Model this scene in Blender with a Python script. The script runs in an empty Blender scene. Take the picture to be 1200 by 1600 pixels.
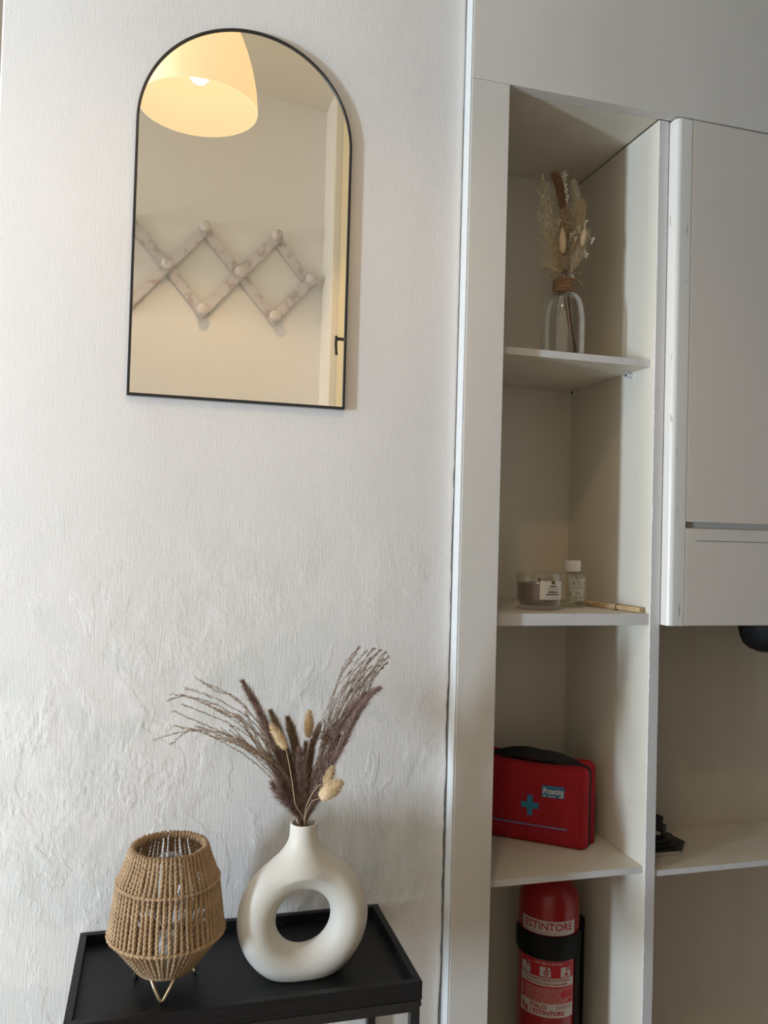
import bpy, bmesh, math, random
import numpy as np
from mathutils import Vector, Matrix
random.seed(7); R = random.Random(11)
S = bpy.context.scene; C = S.collection
PI = math.pi

# ------------------------------------------------------------------ camera
F = 1275.184; CAMZ = 1.5
yaw, pitch, roll = 0.26948501, 0.02497178, 0.02776298
cy, sy, cp, sp = math.cos(yaw), math.sin(yaw), math.cos(pitch), math.sin(pitch)
fw = Vector((sy*cp, cy*cp, sp)); r0 = Vector((cy, -sy, 0)); u0 = r0.cross(fw)
cr, sr = math.cos(roll), math.sin(roll)
right = r0*cr + u0*sr; up = -r0*sr + u0*cr
cam = bpy.data.cameras.new('camera'); cam.sensor_fit = 'VERTICAL'; cam.sensor_height = 36
cam.lens = 36*F/1600; cam.clip_start = 0.02
co = bpy.data.objects.new('camera', cam); C.objects.link(co)
m = Matrix((right, up, -fw)).transposed().to_4x4(); m.translation = (0, 0, CAMZ)
co.matrix_world = m; S.camera = co

# ------------------------------------------------------------------ world, light, exposure
w = bpy.data.worlds.new('world'); S.world = w; w.use_nodes = True
w.node_tree.nodes['Background'].inputs[0].default_value = (0.75, 0.87, 1.0, 1)
w.node_tree.nodes['Background'].inputs[1].default_value = 1.0
def area(name, loc, rot, sx, sy_, e, col):
    l = bpy.data.lights.new(name, 'AREA'); l.shape = 'RECTANGLE'; l.size = sx; l.size_y = sy_; l.energy = e; l.color = col
    o = bpy.data.objects.new(name, l); C.objects.link(o); o.location = loc; o.rotation_euler = rot; return o
# daylight coming in through the tall window at the far left end of the hall
area('window_daylight', (-4.42, -0.62, 1.22), (0, -PI/2, 0), 1.0, 0.26, 190, (0.65, 0.82, 1.0))
area('window_daylight_soft', (-4.42, 0.9, 1.5), (0, -PI/2, 0), 1.8, 0.9, 55, (0.98, 0.955, 0.92))  # soft fill lamp added at a made-up second opening
S.view_settings.view_transform = 'Standard'; S.view_settings.look = 'None'
S.view_settings.gamma = 1; S.view_settings.use_curve_mapping = False
S.view_settings.exposure = 0.22

# ------------------------------------------------------------------ helpers
def at(x, y, Y):
    d = right*((x-600)/F) + up*(-(y-800)/F) + fw
    return Vector((0, 0, CAMZ)) + d*(Y/d.y)

def M(name, col, rough=0.5, metal=0.0, spec=0.5, bump=None, var=None, emit=None, sheen=0, coat=0):
    m = bpy.data.materials.new(name); m.use_nodes = True; nt = m.node_tree; b = nt.nodes['Principled BSDF']
    b.inputs['Base Color'].default_value = (*col, 1); b.inputs['Roughness'].default_value = rough
    b.inputs['Metallic'].default_value = metal; b.inputs['Specular IOR Level'].default_value = spec
    if sheen: b.inputs['Sheen Weight'].default_value = sheen
    if coat: b.inputs['Coat Weight'].default_value = coat; b.inputs['Coat Roughness'].default_value = 0.1
    if emit: b.inputs['Emission Color'].default_value = (*emit[0], 1); b.inputs['Emission Strength'].default_value = emit[1]
    def noise(scale, sc=(1, 1, 1), det=4):
        t = nt.nodes.new('ShaderNodeTexCoord'); mp = nt.nodes.new('ShaderNodeMapping'); mp.inputs['Scale'].default_value = sc
        n = nt.nodes.new('ShaderNodeTexNoise'); n.inputs['Scale'].default_value = scale; n.inputs['Detail'].default_value = det
        nt.links.new(t.outputs['Object'], mp.inputs[0]); nt.links.new(mp.outputs[0], n.inputs['Vector']); return n
    if var:   # (second colour, scale, axis scale, low, high)
        n = noise(var[1], var[2]); rp = nt.nodes.new('ShaderNodeValToRGB')
        rp.color_ramp.elements[0].position = var[3]; rp.color_ramp.elements[1].position = var[4]
        rp.color_ramp.elements[0].color = (*col, 1); rp.color_ramp.elements[1].color = (*var[0], 1)
        nt.links.new(n.outputs['Fac'], rp.inputs[0]); nt.links.new(rp.outputs[0], b.inputs['Base Color'])
    if bump:  # (scale, axis scale, distance)
        n = noise(bump[0], bump[1]); bp = nt.nodes.new('ShaderNodeBump'); bp.inputs['Distance'].default_value = bump[2]
        nt.links.new(n.outputs['Fac'], bp.inputs['Height']); nt.links.new(bp.outputs[0], b.inputs['Normal'])
    return m

def glass(name, tint=(0.983, 0.988, 0.982), edge=0.8, rough=0.02):
    m = bpy.data.materials.new(name); m.use_nodes = True; nt = m.node_tree; nt.nodes.clear()
    o = nt.nodes.new('ShaderNodeOutputMaterial'); mx = nt.nodes.new('ShaderNodeMixShader')
    t = nt.nodes.new('ShaderNodeBsdfTransparent'); g = nt.nodes.new('ShaderNodeBsdfGlossy')
    t.inputs[0].default_value = (*tint, 1); g.inputs['Roughness'].default_value = rough; g.inputs[0].default_value = (1, 1, 1, 1)
    lw = nt.nodes.new('ShaderNodeLayerWeight'); f = nt.nodes.new('ShaderNodeMath'); f.operation = 'POWER'; f.inputs[1].default_value = 2.6
    f2 = nt.nodes.new('ShaderNodeMath'); f2.operation = 'MULTIPLY_ADD'; f2.inputs[1].default_value = edge; f2.inputs[2].default_value = .04
    nt.links.new(lw.outputs['Facing'], f.inputs[0]); nt.links.new(f.outputs[0], f2.inputs[0]); nt.links.new(f2.outputs[0], mx.inputs[0]); nt.links.new(t.outputs[0], mx.inputs[1]); nt.links.new(g.outputs[0], mx.inputs[2])
    nt.links.new(mx.outputs[0], o.inputs[0]); return m

def wall_material():
    m = M('plaster_paint', (0.805, 0.783, 0.768), 0.55, spec=0.35); nt = m.node_tree; L = nt.links; N = nt.nodes.new
    b = nt.nodes['Principled BSDF']; tc = N('ShaderNodeTexCoord')
    def noise(scale, sc=(1, 1, 1), det=5, dist=0, rough=.5):
        mp = N('ShaderNodeMapping'); mp.inputs['Scale'].default_value = sc
        n = N('ShaderNodeTexNoise'); n.inputs['Scale'].default_value = scale; n.inputs['Detail'].default_value = det
        n.inputs['Distortion'].default_value = dist; n.inputs['Roughness'].default_value = rough
        L.new(tc.outputs['Object'], mp.inputs[0]); L.new(mp.outputs[0], n.inputs['Vector']); return n.outputs['Fac']
    def math_(op, a, c=None):
        n = N('ShaderNodeMath'); n.operation = op
        for i, v in enumerate((a, c)):
            if v is None: continue
            if isinstance(v, (int, float)): n.inputs[i].default_value = v
            else: L.new(v, n.inputs[i])
        return n.outputs[0]
    def ramp(x, lo, hi):
        n = N('ShaderNodeMapRange'); n.clamp = True; n.inputs[1].default_value = lo; n.inputs[2].default_value = hi; L.new(x, n.inputs[0]); return n.outputs[0]
    sep = N('ShaderNodeSeparateXYZ'); L.new(tc.outputs['Object'], sep.inputs[0])
    low = ramp(sep.outputs['Z'], 1.62, 1.15)                                   # damp, patched plaster low on the wall
    brush = noise(60, (5.5, 5.5, 0.55), 3)
    fine = noise(330, (1, 1, 0.8), 3)
    patch = ramp(noise(6, (1, 1, .8), 6, 0.35, 0.55), 0.53, 0.56)            # flaked layers with crisp edges
    patch2 = ramp(noise(11, (1, 1, 0.7), 5, 0.5, 0.55), 0.60, 0.63)
    lump = noise(22, (1, 1, .8), 4, 0.2)
    rough_ = noise(90, (1, 1, .7), 3, 0)
    lumpm = ramp(noise(4.5, (1, 1, 1), 3), 0.5, 0.62)
    h = math_('MULTIPLY', brush, math_('ADD', math_('MULTIPLY', low, .30), .30)); h = math_('ADD', h, math_('MULTIPLY', fine, 0.30))
    h = math_('ADD', h, math_('MULTIPLY', math_('MULTIPLY', patch, low), 0.55))
    h = math_('ADD', h, math_('MULTIPLY', math_('MULTIPLY', patch2, low), 0.5))
    h = math_('ADD', h, math_('MULTIPLY', math_('MULTIPLY', lump, lumpm), math_('ADD', math_('MULTIPLY', low, 2.4), 0.30)))
    h = math_('ADD', h, math_('MULTIPLY', math_('MULTIPLY', rough_, lumpm), math_('MULTIPLY', low, 1.6)))
    h = math_('ADD', h, math_('MULTIPLY', noise(3.2), 3.0))
    bp = N('ShaderNodeBump'); bp.inputs['Distance'].default_value = 0.0012; bp.inputs['Strength'].default_value = 0.8
    L.new(h, bp.inputs['Height']); L.new(bp.outputs[0], b.inputs['Normal'])
    mx = N('ShaderNodeMixRGB'); mx.inputs[1].default_value = (0.805, 0.783, 0.768, 1); mx.inputs[2].default_value = (0.70, 0.72, 0.70, 1)
    st = math_('MULTIPLY', math_('MULTIPLY', ramp(noise(5, (1, 1, 1), 5, 1.0), 0.5, 0.56), low), 0.6)
    L.new(st, mx.inputs[0]); L.new(mx.outputs[0], b.inputs['Base Color'])
    return m

def meta(o, label=None, cat=None, group=None, kind=None):
    for k, v in (('label', label), ('category', cat), ('group', group), ('kind', kind)):
        if v: o[k] = v
    return o
def thing(name, label, cat, loc, group=None):
    o = bpy.data.objects.new(name, None); C.objects.link(o); o.location = loc; o.empty_display_size = .02
    o['_o'] = list(loc); return meta(o, label, cat, group)
def root_off(p):
    while p.parent: p = p.parent
    return Vector(p.location)
def obj(name, bm, mat, parent=None, smooth=False, kind=None, label=None, recalc=True):
    """a mesh built in world coordinates becomes one object; a child is stored relative to its thing"""
    if recalc: bmesh.ops.recalc_face_normals(bm, faces=bm.faces)
    if parent: bmesh.ops.translate(bm, verts=bm.verts, vec=-root_off(parent))
    me = bpy.data.meshes.new(name); bm.to_mesh(me); bm.free()
    if smooth: me.polygons.foreach_set('use_smooth', [True]*len(me.polygons))
    for mm in (mat if isinstance(mat, (list, tuple)) else [mat]): me.materials.append(mm)
    o = bpy.data.objects.new(name, me); C.objects.link(o)
    if parent: o.parent = parent
    return meta(o, label, None, None, kind)
def flat(o, ang=0.6):
    """smooth shading broken at sharp edges"""
    o.data.polygons.foreach_set('use_smooth', [True]*len(o.data.polygons))
    bm = bmesh.new(); bm.from_mesh(o.data)
    for e in bm.edges:
        e.smooth = not (len(e.link_faces) != 2 or e.calc_face_angle(0) > ang)
    bm.to_mesh(o.data); bm.free(); return o
def nb(): return bmesh.new()
def box(bm, x0, x1, y0, y1, z0, z1, bev=0, seg=2):
    t = bmesh.new(); bmesh.ops.create_cube(t, size=1)
    for v in t.verts: v.co = Vector((x0+(v.co.x+.5)*(x1-x0), y0+(v.co.y+.5)*(y1-y0), z0+(v.co.z+.5)*(z1-z0)))
    if bev: bmesh.ops.bevel(t, geom=t.edges[:], offset=bev, segments=seg, affect='EDGES', profile=.5)
    return join(bm, t)
def join(bm, t, mat=None):
    me = bpy.data.meshes.new('tmp'); 
    if mat is not None: bmesh.ops.transform(t, matrix=mat, verts=t.verts)
    t.to_mesh(me); t.free(); bm.from_mesh(me); bpy.data.meshes.remove(me); return bm
def bx(*a, **k): return box(nb(), *a, **k)
def frame(d):
    d = d.normalized(); a = Vector((0, 0, 1)) if abs(d.z) < .9 else Vector((1, 0, 0))
    u = d.cross(a).normalized(); return u, d.cross(u).normalized()
def tube(bm, pts, rad, n=8, cap=True, mi=0):
    pts = [Vector(p) for p in pts]; rings = []
    u = None
    for i, p in enumerate(pts):
        d = (pts[min(i+1, len(pts)-1)] - pts[max(i-1, 0)])
        if d.length < 1e-9: d = Vector((0, 0, 1))
        if u is None: u, v = frame(d)
        else:
            d.normalize(); u = (u - d*u.dot(d)); u.normalize(); v = d.cross(u)
        r = rad[i] if isinstance(rad, (list, tuple)) else rad
        rings.append([bm.verts.new(p + (u*math.cos(2*PI*k/n) + v*math.sin(2*PI*k/n))*r) for k in range(n)])
    for a, b in zip(rings, rings[1:]):
        for k in range(n):
            f = bm.faces.new((a[k], a[(k+1) % n], b[(k+1) % n], b[k])); f.material_index = mi
    if cap:
        for rg in (rings[0], rings[-1]):
            f = bm.faces.new(rg); f.material_index = mi
    return bm
def lathe(bm, prof, cx, cy_, n=48, close=False):
    rings = []
    for r, z in prof:
        if r < 1e-6: rings.append([bm.verts.new((cx, cy_, z))])
        else: rings.append([bm.verts.new((cx+r*math.cos(2*PI*k/n), cy_+r*math.sin(2*PI*k/n), z)) for k in range(n)])
    prs = list(zip(rings, rings[1:])) + ([(rings[-1], rings[0])] if close else [])
    for a, b in prs:
        for k in range(n):
            q = [a[k % len(a)], a[(k+1) % len(a)], b[(k+1) % len(b)], b[k % len(b)]]
            q = [v for i, v in enumerate(q) if v not in q[:i]]
            if len(q) > 2: bm.faces.new(q)
    return bm
def prism(bm, poly, fn, h0, h1, bev=0):
    """extrude a 2D polygon; fn(a, b, h) gives the point"""
    A = [bm.verts.new(fn(a, b, h0)) for a, b in poly]; B = [bm.verts.new(fn(a, b, h1)) for a, b in poly]
    bm.faces.new(A); bm.faces.new(B); n = len(poly)
    for i in range(n): bm.faces.new((A[i], A[(i+1) % n], B[(i+1) % n], B[i]))
    if bev: bmesh.ops.bevel(bm, geom=bm.edges[:], offset=bev, segments=2, affect='EDGES')
    return bm
def spline(P, n=24):
    P = [Vector(p) for p in P]; P = [P[0]*2-P[1]] + P + [P[-1]*2-P[-2]]; out = []; k = len(P)-3
    for i in range(n+1):
        t = i/n*k; j = min(int(t), k-1); t -= j; a, b, c, d = P[j:j+4]
        out.append(.5*((2*b) + (c-a)*t + (2*a-5*b+4*c-d)*t*t + (3*b-a-3*c+d)*t**3))
    return out
def text_geo(body, size=1.0, off=0.0, align='CENTER', sx=1.0):
    """glyph outlines of the built-in font as flat faces: (verts, faces)"""
    c = bpy.data.curves.new('txt', 'FONT'); c.body = body; c.size = size; c.align_x = align; c.offset = off; c.resolution_u = 3
    o = bpy.data.objects.new('txt', c); C.objects.link(o); dg = bpy.context.evaluated_depsgraph_get()
    me = bpy.data.meshes.new_from_object(o.evaluated_get(dg)); V = [(v.co.x*sx, v.co.y) for v in me.vertices]; Fc = [tuple(p.vertices) for p in me.polygons]
    bpy.data.objects.remove(o); bpy.data.curves.remove(c); bpy.data.meshes.remove(me); return V, Fc
def add_geo(bm, geo, fn):
    V, Fc = geo; vs = [bm.verts.new(fn(*v)) for v in V]
    for f in Fc:
        try: bm.faces.new([vs[i] for i in f])
        except ValueError: pass
    return bm
def rect_geo(x0, x1, y0, y1, nx=1, ny=1):
    V = [(x0+(x1-x0)*i/nx, y0+(y1-y0)*j/ny) for j in range(ny+1) for i in range(nx+1)]
    return V, [(j*(nx+1)+i, j*(nx+1)+i+1, (j+1)*(nx+1)+i+1, (j+1)*(nx+1)+i) for j in range(ny) for i in range(nx)]
def sdf_mesh(f, lo, hi, h):
    """vectorised surface nets of a distance function"""
    ax = [np.arange(lo[i], hi[i]+h, h) for i in range(3)]
    X, Y, Z = np.meshgrid(*ax, indexing='ij'); D = f(X, Y, Z); s = D < 0
    c = [s[i:s.shape[0]-1+i, j:s.shape[1]-1+j, k:s.shape[2]-1+k] for i in (0, 1) for j in (0, 1) for k in (0, 1)]
    cnt = sum(q.astype(int) for q in c); act = (cnt > 0) & (cnt < 8); idx = -np.ones(act.shape, int); ids = np.argwhere(act); idx[act] = np.arange(len(ids))
    acc = np.zeros((len(ids), 3)); num = np.zeros(len(ids)); cor = [(i, j, k) for i in (0, 1) for j in (0, 1) for k in (0, 1)]
    for a in range(8):
        for b in range(a+1, 8):
            ca, cb = np.array(cor[a]), np.array(cor[b])
            if abs(ca-cb).sum() != 1: continue
            pa, pb = ids+ca, ids+cb; da = D[tuple(pa.T)]; db = D[tuple(pb.T)]; q = (da < 0) != (db < 0)
            t = np.where(q, da/(da-db+1e-20), 0)[:, None]; acc += np.where(q[:, None], pa+(pb-pa)*t, 0); num += q
    V = np.array(lo) + acc/num[:, None]*h; Fs = []
    for d in range(3):
        e1, e2 = [(1, 2), (2, 0), (0, 1)][d]; sl = [slice(None)]*3; s2 = list(sl); sl[d] = slice(0, -1); s2[d] = slice(1, None)
        A, B = s[tuple(sl)], s[tuple(s2)]; P = np.argwhere(A != B); u = np.zeros(3, int); v = u.copy(); u[e1] = 1; v[e2] = 1
        ok = (P[:, e1] > 0) & (P[:, e2] > 0) & (P[:, e1] < act.shape[e1]) & (P[:, e2] < act.shape[e2]); P = P[ok]
        q = np.stack([idx[tuple((P-u-v).T)], idx[tuple((P-v).T)], idx[tuple(P.T)], idx[tuple((P-u).T)]], 1)
        fl = ~A[tuple(P.T)]; q[fl] = q[fl][:, ::-1]; Fs.append(q)
    bm = nb(); vs = [bm.verts.new(v) for v in V]
    for q in np.concatenate(Fs): bm.faces.new([vs[i] for i in q])
    return bm

# ------------------------------------------------------------------ materials
m_wall = wall_material()
m_room = M('room_paint', (0.86, 0.835, 0.79), 0.7, bump=(40, (1, 1, 1), .0006))
m_ceil = M('ceiling_paint', (0.74, 0.69, 0.59), 0.8)
m_floor = M('floor_tile', (0.50, 0.40, 0.30), 0.5, var=((0.42, 0.33, 0.24), 6, (1, 1, 1), .4, .6))
m_brown = M('brown_wall', (0.30, 0.24, 0.19), 0.6)
m_lam = M('white_laminate', (0.72, 0.685, 0.64), 0.38, bump=(7, (1, 1, .4), .0012), var=((0.67, 0.64, 0.59), 5, (1, 1, .3), .4, .65))
m_lamin = M('aged_laminate', (0.79, 0.735, 0.63), 0.42, bump=(30, (1, 1, .05), .0007), var=((0.75, 0.69, 0.58), 9, (1, 1, .12), .4, .65))
m_edge = M('edge_banding', (0.70, 0.68, 0.67), 0.4, var=((0.63, 0.60, 0.57), 40, (1, 1, 1), .6, .8))
m_trim = M('white_trim', (0.64, 0.655, 0.65), 0.6, spec=.3)
m_door = M('cabinet_front', (0.70, 0.645, 0.575), 0.33, bump=(6, (1, 1, .5), .001), var=((0.64, 0.585, 0.51), 14, (1, 1, 1), .62, .95))
m_post = M('worn_white_paint', (0.72, 0.70, 0.66), 0.3, var=((0.40, 0.36, 0.31), 85, (1, 1, .16), .66, .69), bump=(60, (1, 1, .3), .0006))
m_gap = M('dark_gap', (0.02, 0.016, 0.012), 0.9)
m_green = M('green_line', (0.03, 0.12, 0.09), 0.5)
m_black = M('black_frame', (0.012, 0.012, 0.013), 0.35)
m_mirror = M('mirror_silver', (0.93, 0.92, 0.88), 0.0, metal=1.0)
m_tray = M('black_wood', (0.0055, 0.006, 0.0075), 0.42, spec=.3, bump=(30, (1, 14, 14), .0005), var=((0.010, 0.0105, 0.013), 12, (1, 16, 16), .45, .7))
m_steel = M('black_steel', (0.012, 0.012, 0.013), 0.4)
m_rope = M('paper_rope', (0.43, 0.29, 0.165), 0.8, bump=(500, (1, 1, 1), .0008), var=((0.33, 0.215, 0.12), 60, (1, 1, 1), .4, .65))
m_brass = M('brass_wire', (0.55, 0.43, 0.27), 0.38, metal=.8)
m_vase = M('cream_ceramic', (0.66, 0.625, 0.56), 0.5, spec=.4, bump=(30, (1, 1, 1), .0002))
m_vasein = M('vase_inside', (0.45, 0.40, 0.33), 0.7)
m_plume = M('brown_plume', (0.20, 0.115, 0.098), 0.85, var=((0.34, 0.22, 0.18), 120, (1, 1, 1), .35, .7))
m_plume_o = M('olive_brown_plume', (0.18, 0.12, 0.08), 0.85, var=((0.34, 0.245, 0.155), 120, (1, 1, 1), .35, .7))
m_plume_l = M('light_brown_plume', (0.40, 0.27, 0.22), 0.85)
m_plume_ol = M('light_olive_plume', (0.38, 0.27, 0.165), 0.85)
m_bunny_l = M('pale_fuzz', (0.82, 0.68, 0.47), 0.9)
m_frond = M('dry_grass', (0.46, 0.35, 0.235), 0.8, var=((0.27, 0.18, 0.13), 150, (1, 1, 1), .42, .58))
m_frond2 = M('dry_grass_grey', (0.42, 0.33, 0.26), 0.8, var=((0.25, 0.17, 0.13), 150, (1, 1, 1), .42, .58))
m_bunny = M('bunny_tail_cream', (0.74, 0.58, 0.37), 0.9, var=((0.60, 0.43, 0.25), 60, (1, 1, 1), .4, .7))
m_bunny_o = M('bunny_tail_tan', (0.55, 0.40, 0.23), 0.9)
m_stem = M('straw_stem', (0.62, 0.47, 0.30), 0.7)
m_airy = M('airy_grass', (0.80, 0.67, 0.44), 0.8)
m_cream = M('cream_plume', (0.78, 0.68, 0.52), 0.9)
m_white = M('white_bloom', (0.85, 0.80, 0.66), 0.8)
m_moss = M('brown_moss', (0.30, 0.20, 0.10), 0.9, var=((0.55, 0.40, 0.22), 150, (1, 1, 1), .4, .6))
m_dark = M('dark_brown_stem', (0.17, 0.105, 0.08), 0.8)
m_glass = glass('clear_glass')
m_twine = M('jute_twine', (0.36, 0.22, 0.12), 0.9, bump=(400, (1, 1, 1), .0006))
m_wax = M('taupe_wax', (0.27, 0.195, 0.17), 0.5, sheen=.1)
m_wick = M('wooden_wick', (0.22, 0.10, 0.04), 0.8)
m_paper = M('white_label', (0.86, 0.83, 0.80), 0.5)
m_ink = M('dark_ink', (0.05, 0.045, 0.04), 0.7)
m_gold = M('bronze_mark', (0.20, 0.13, 0.06), 0.6)
m_leaf = M('grey_green_print', (0.27, 0.26, 0.17), 0.7)
m_frost = glass('frosted_print_glass', (0.86, 0.84, 0.78))
m_cap = M('white_plastic', (0.85, 0.79, 0.74), 0.4)
m_reed = M('rattan_reed', (0.80, 0.60, 0.36), 0.6, var=((0.68, 0.47, 0.25), 60, (1, 1, 1), .4, .6))
m_elastic = M('black_elastic', (0.02, 0.02, 0.02), 0.7)
m_red = M('red_fabric', (0.40, 0.004, 0.014), 0.8, bump=(700, (1, 1, 1), .0005), var=((0.35, 0.004, 0.012), 20, (1, 1, 1), .4, .6))
m_zip = M('black_webbing', (0.012, 0.011, 0.012), 0.75, bump=(500, (1, 1, 1), .0006))
m_blue = M('blue_print', (0.02, 0.22, 0.40), 0.6)
m_blue2 = M('blue_tag', (0.03, 0.17, 0.36), 0.5)
m_purple = M('faded_blue_line', (0.20, 0.16, 0.36), 0.6)
m_redline = M('dark_red_line', (0.36, 0.03, 0.10), 0.7)
m_ext = M('red_enamel', (0.33, 0.003, 0.006), 0.3, coat=.3)
m_extw = M('sticker_white', (0.60, 0.54, 0.51), 0.5)
m_extr = M('sticker_red', (0.50, 0.010, 0.018), 0.45)
m_extt = M('sticker_text_red', (0.42, 0.02, 0.03), 0.5)
m_rubber = M('black_rubber', (0.005, 0.005, 0.005), 0.6, spec=.25)
m_wash = M('whitewashed_wood', (0.70, 0.655, 0.64), 0.65, var=((0.52, 0.43, 0.41), 30, (1, 1, 1), .52, .68), bump=(60, (1, 1, 1), .0006))
m_shade = M('glowing_shade', (0.9, 0.8, 0.6), 0.5, emit=((1.0, 0.62, 0.25), .62))
m_shadein = M('glowing_shade_inside', (0.03, 0.024, 0.015), 0.9, spec=.1, emit=((1.0, 0.80, 0.46), .72))
m_cream_door = M('cream_door', (0.78, 0.66, 0.43), 0.5)
m_frame_w = M('white_door_frame', (0.84, 0.81, 0.74), 0.5)
m_dgrey = M('dark_plastic', (0.02, 0.02, 0.022), 0.45)
m_pad = M('pale_edge', (0.70, 0.66, 0.62), 0.6)

# ------------------------------------------------------------------ the room
def struct(name, bm, mat, parent=None, **k):
    o = obj(name, bm, mat, parent, **k)
    if not parent: o['kind'] = 'structure'
    return o
CH = 3.42
struct('floor', bx(-4.6, 3.4, -2.2, 2.7, -.05, 0), m_floor)
bm = nb()                                       # ceiling: flat, dropping towards the kitchen corner
prism(bm, [(-4.6, 3.31), (-.28, 3.31), (.607, 3.198), (.9, 3.16), (3.4, 3.16), (3.4, 3.5), (-4.6, 3.5)], lambda a, b, h: (a, h, b), -2.2, 2.7)
struct('ceiling', bm, m_ceil)
# front wall pier: grid so that its right edge is ragged beside the cabinet trim
bm = nb(); rows = 260; cols = [-.285, -.2835, -.281]; prev = None; rr = random.Random(3); jit = 0
for i in range(rows+1):
    z = 3.3*i/rows; g = .0008 + .0052*max(0, min(1, (1.75-z)/1.3)); jit = .7*jit + rr.uniform(-.0008, .0008)
    xr = .5566 - g + jit*(.5 if z > 1.7 else 1.3)
    row = [(-.285, 1.9), (-.285, 1.504), (-.2838, 1.5008), (-.281, 1.5), (0, 1.5), (.3, 1.5), (xr-.006, 1.5), (xr-.0015, 1.5006), (xr, 1.503), (xr, 1.9)]
    row = [bm.verts.new((x, y, z)) for x, y in row]
    if prev:
        for a in range(len(row)-1): bm.faces.new((prev[a], prev[a+1], row[a+1], row[a]))
    prev = row
struct('wall_front', bm, m_wall, smooth=True)
struct('wall_back', bx(-.285, 3.4, 1.9, 2.0, 0, 3.3), m_room)
struct('wall_recess', bx(-4.6, -.285, 2.5, 2.6, 0, 3.3), m_brown)
struct('wall_recess_side', bx(-.285, -.20, 2.0, 2.6, 0, 3.3), m_room)
struct('wall_opposite', bx(-2.8, 3.4, -.37, -.25, 0, 3.3), m_room)
struct('wall_kitchen', bx(2.2, 2.3, -.25, 2.0, 0, 3.3), m_brown)
struct('wall_hall_end', bx(-4.6, -2.8, -2.3, -2.2, 0, 3.3), m_room)
struct('wall_hall_side', bx(-2.9, -2.8, -2.2, -.37, 0, 3.3), m_room)
bm = nb()
for y0, y1, z0, z1 in ((-2.2, -.78, 0, 3.3), (-.46, .45, 0, 3.3), (1.35, 2.6, 0, 3.3), (-.78, -.46, 0, .68), (-.78, -.46, 1.76, 3.3), (.45, 1.35, 0, .6), (.45, 1.35, 2.4, 3.3)):
    box(bm, -4.6, -4.4, y0, y1, z0, z1)
struct('wall_left', bm, m_room)
for k, (y0, y1, z0, z1) in enumerate(((-.78, -.46, .68, 1.76), (.45, 1.35, .6, 2.4))):
    bm = nb()
    for a in ((y0, y0+.02, z0, z1), (y1-.02, y1, z0, z1), (y0, y1, z0, z0+.02), (y0, y1, z1-.02, z1)): box(bm, -4.40, -4.36, *a)
    struct('window_%d' % (k+1), bm, m_frame_w)  # the second opening and frame are made up around the fill lamp
# side wall with the cream door that shows in the mirror
DX = .607
struct('wall_right', bx(DX, DX+.12, -.25, -.063, 0, 3.2), m_room)
struct('wall_right_upper', bx(DX, DX+.12, -.063, .63, 3.12, 3.2), m_room)
dt = nb(); box(dt, DX-.006, DX+.12, -.063, .0115, 0, 3.15, .004); box(dt, DX-.018, DX+.10, .0115, .028, 0, 3.15, .004); box(dt, DX-.006, DX+.12, .56, .63, 0, 3.12, .004); box(dt, DX-.006, DX+.12, .028, .63, 3.12, 3.15, .004)
struct('trim_1', dt, m_frame_w)
d = struct('door_1', bx(DX+.01, DX+.05, .03, .558, .01, 3.118, .002), m_cream_door)
bm = nb(); tube(bm, [(DX+.01, .205, 2.17), (DX-.03, .205, 2.17)], .006, 8); tube(bm, [(DX-.03, .205, 2.18), (DX-.03, .201, 2.15), (DX-.026, .195, 2.115)], .005, 8)
h = obj('door_handle', bm, m_dgrey); h.parent = d

# ------------------------------------------------------------------ built-in shelving
XP = .9935; YF = 1.47; YB = 1.495; XL = .61
struct('trim_2', bx(.5572, .5602, 1.4715, 1.56, 0, 3.15, .0006), m_trim)
t = thing('fascia_panel', 'wide off-white panel spanning above the shelf niche and wall cabinet', 'panel', (.56, 1.47, 2.3895))
obj('panel_board', bx(.5606, 1.75, YF, YB, 2.3898, 3.14, .0006), m_lam, t)
bk = bx(1.0600, 1.75, 1.4896, 1.4948, 2.376, 2.3897); obj('backing_strip', bk, m_gap, t)  # dark strip added to paint the shade in the gap over the door

su = thing('shelf_unit', 'tall narrow off-white built-in shelf niche with three shelves beside the plaster wall', 'shelf unit', (.56, 1.47, 0))
obj('stile', bx(.5606, .6395, YF, YB, 0, 2.3890, .0008), m_lam, su)
obj('side_panel', bx(XL-.02, XL, YB, 1.87, 0, 2.41), m_lamin, su)
obj('back_panel', bx(XL, XP, 1.852, 1.866, 0, 2.41), m_lamin, su)
obj('top_panel', bx(XL, XP, YB+.001, 1.8515, 2.3915, 2.41), m_lamin, su)
# partition with chipped front edges
bm = nb(); rr = random.Random(5); prev = None; j1 = j2 = 0
for i in range(401):
    z = 2.3885*i/400; j1 = .6*j1+rr.uniform(-.0004, .0004); j2 = .6*j2+rr.uniform(-.0003, .0003); c1 = .0008+abs(j1)*2.2; c2 = .0008+abs(j2)*1.6
    row = [bm.verts.new(p+(z,)) for p in ((XP, 1.866), (XP, YB+c1), (XP+c1, YB), (1.018-c2, YB), (1.018, YB+c2), (1.018, 1.866))]
    if prev:
        for a in range(6): bm.faces.new((prev[a], prev[(a+1) % 6], row[(a+1) % 6], row[a])).material_index = int(1 <= a <= 3)
    prev = row
obj('partition', bm, [m_lamin, m_edge], su)
bm = nb(); rr = random.Random(9)           # caulk bead along the top joint
pts = [(.66+.33*i/60, YB+.0022, 2.3908+rr.uniform(-.0005, .0003)) for i in range(61)]
tube(bm, pts, [.0004+rr.uniform(0, .0012)*(1 if i < 45 else .3) for i in range(61)], 6); obj('caulk_bead', bm, m_trim, su, smooth=True)
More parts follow.
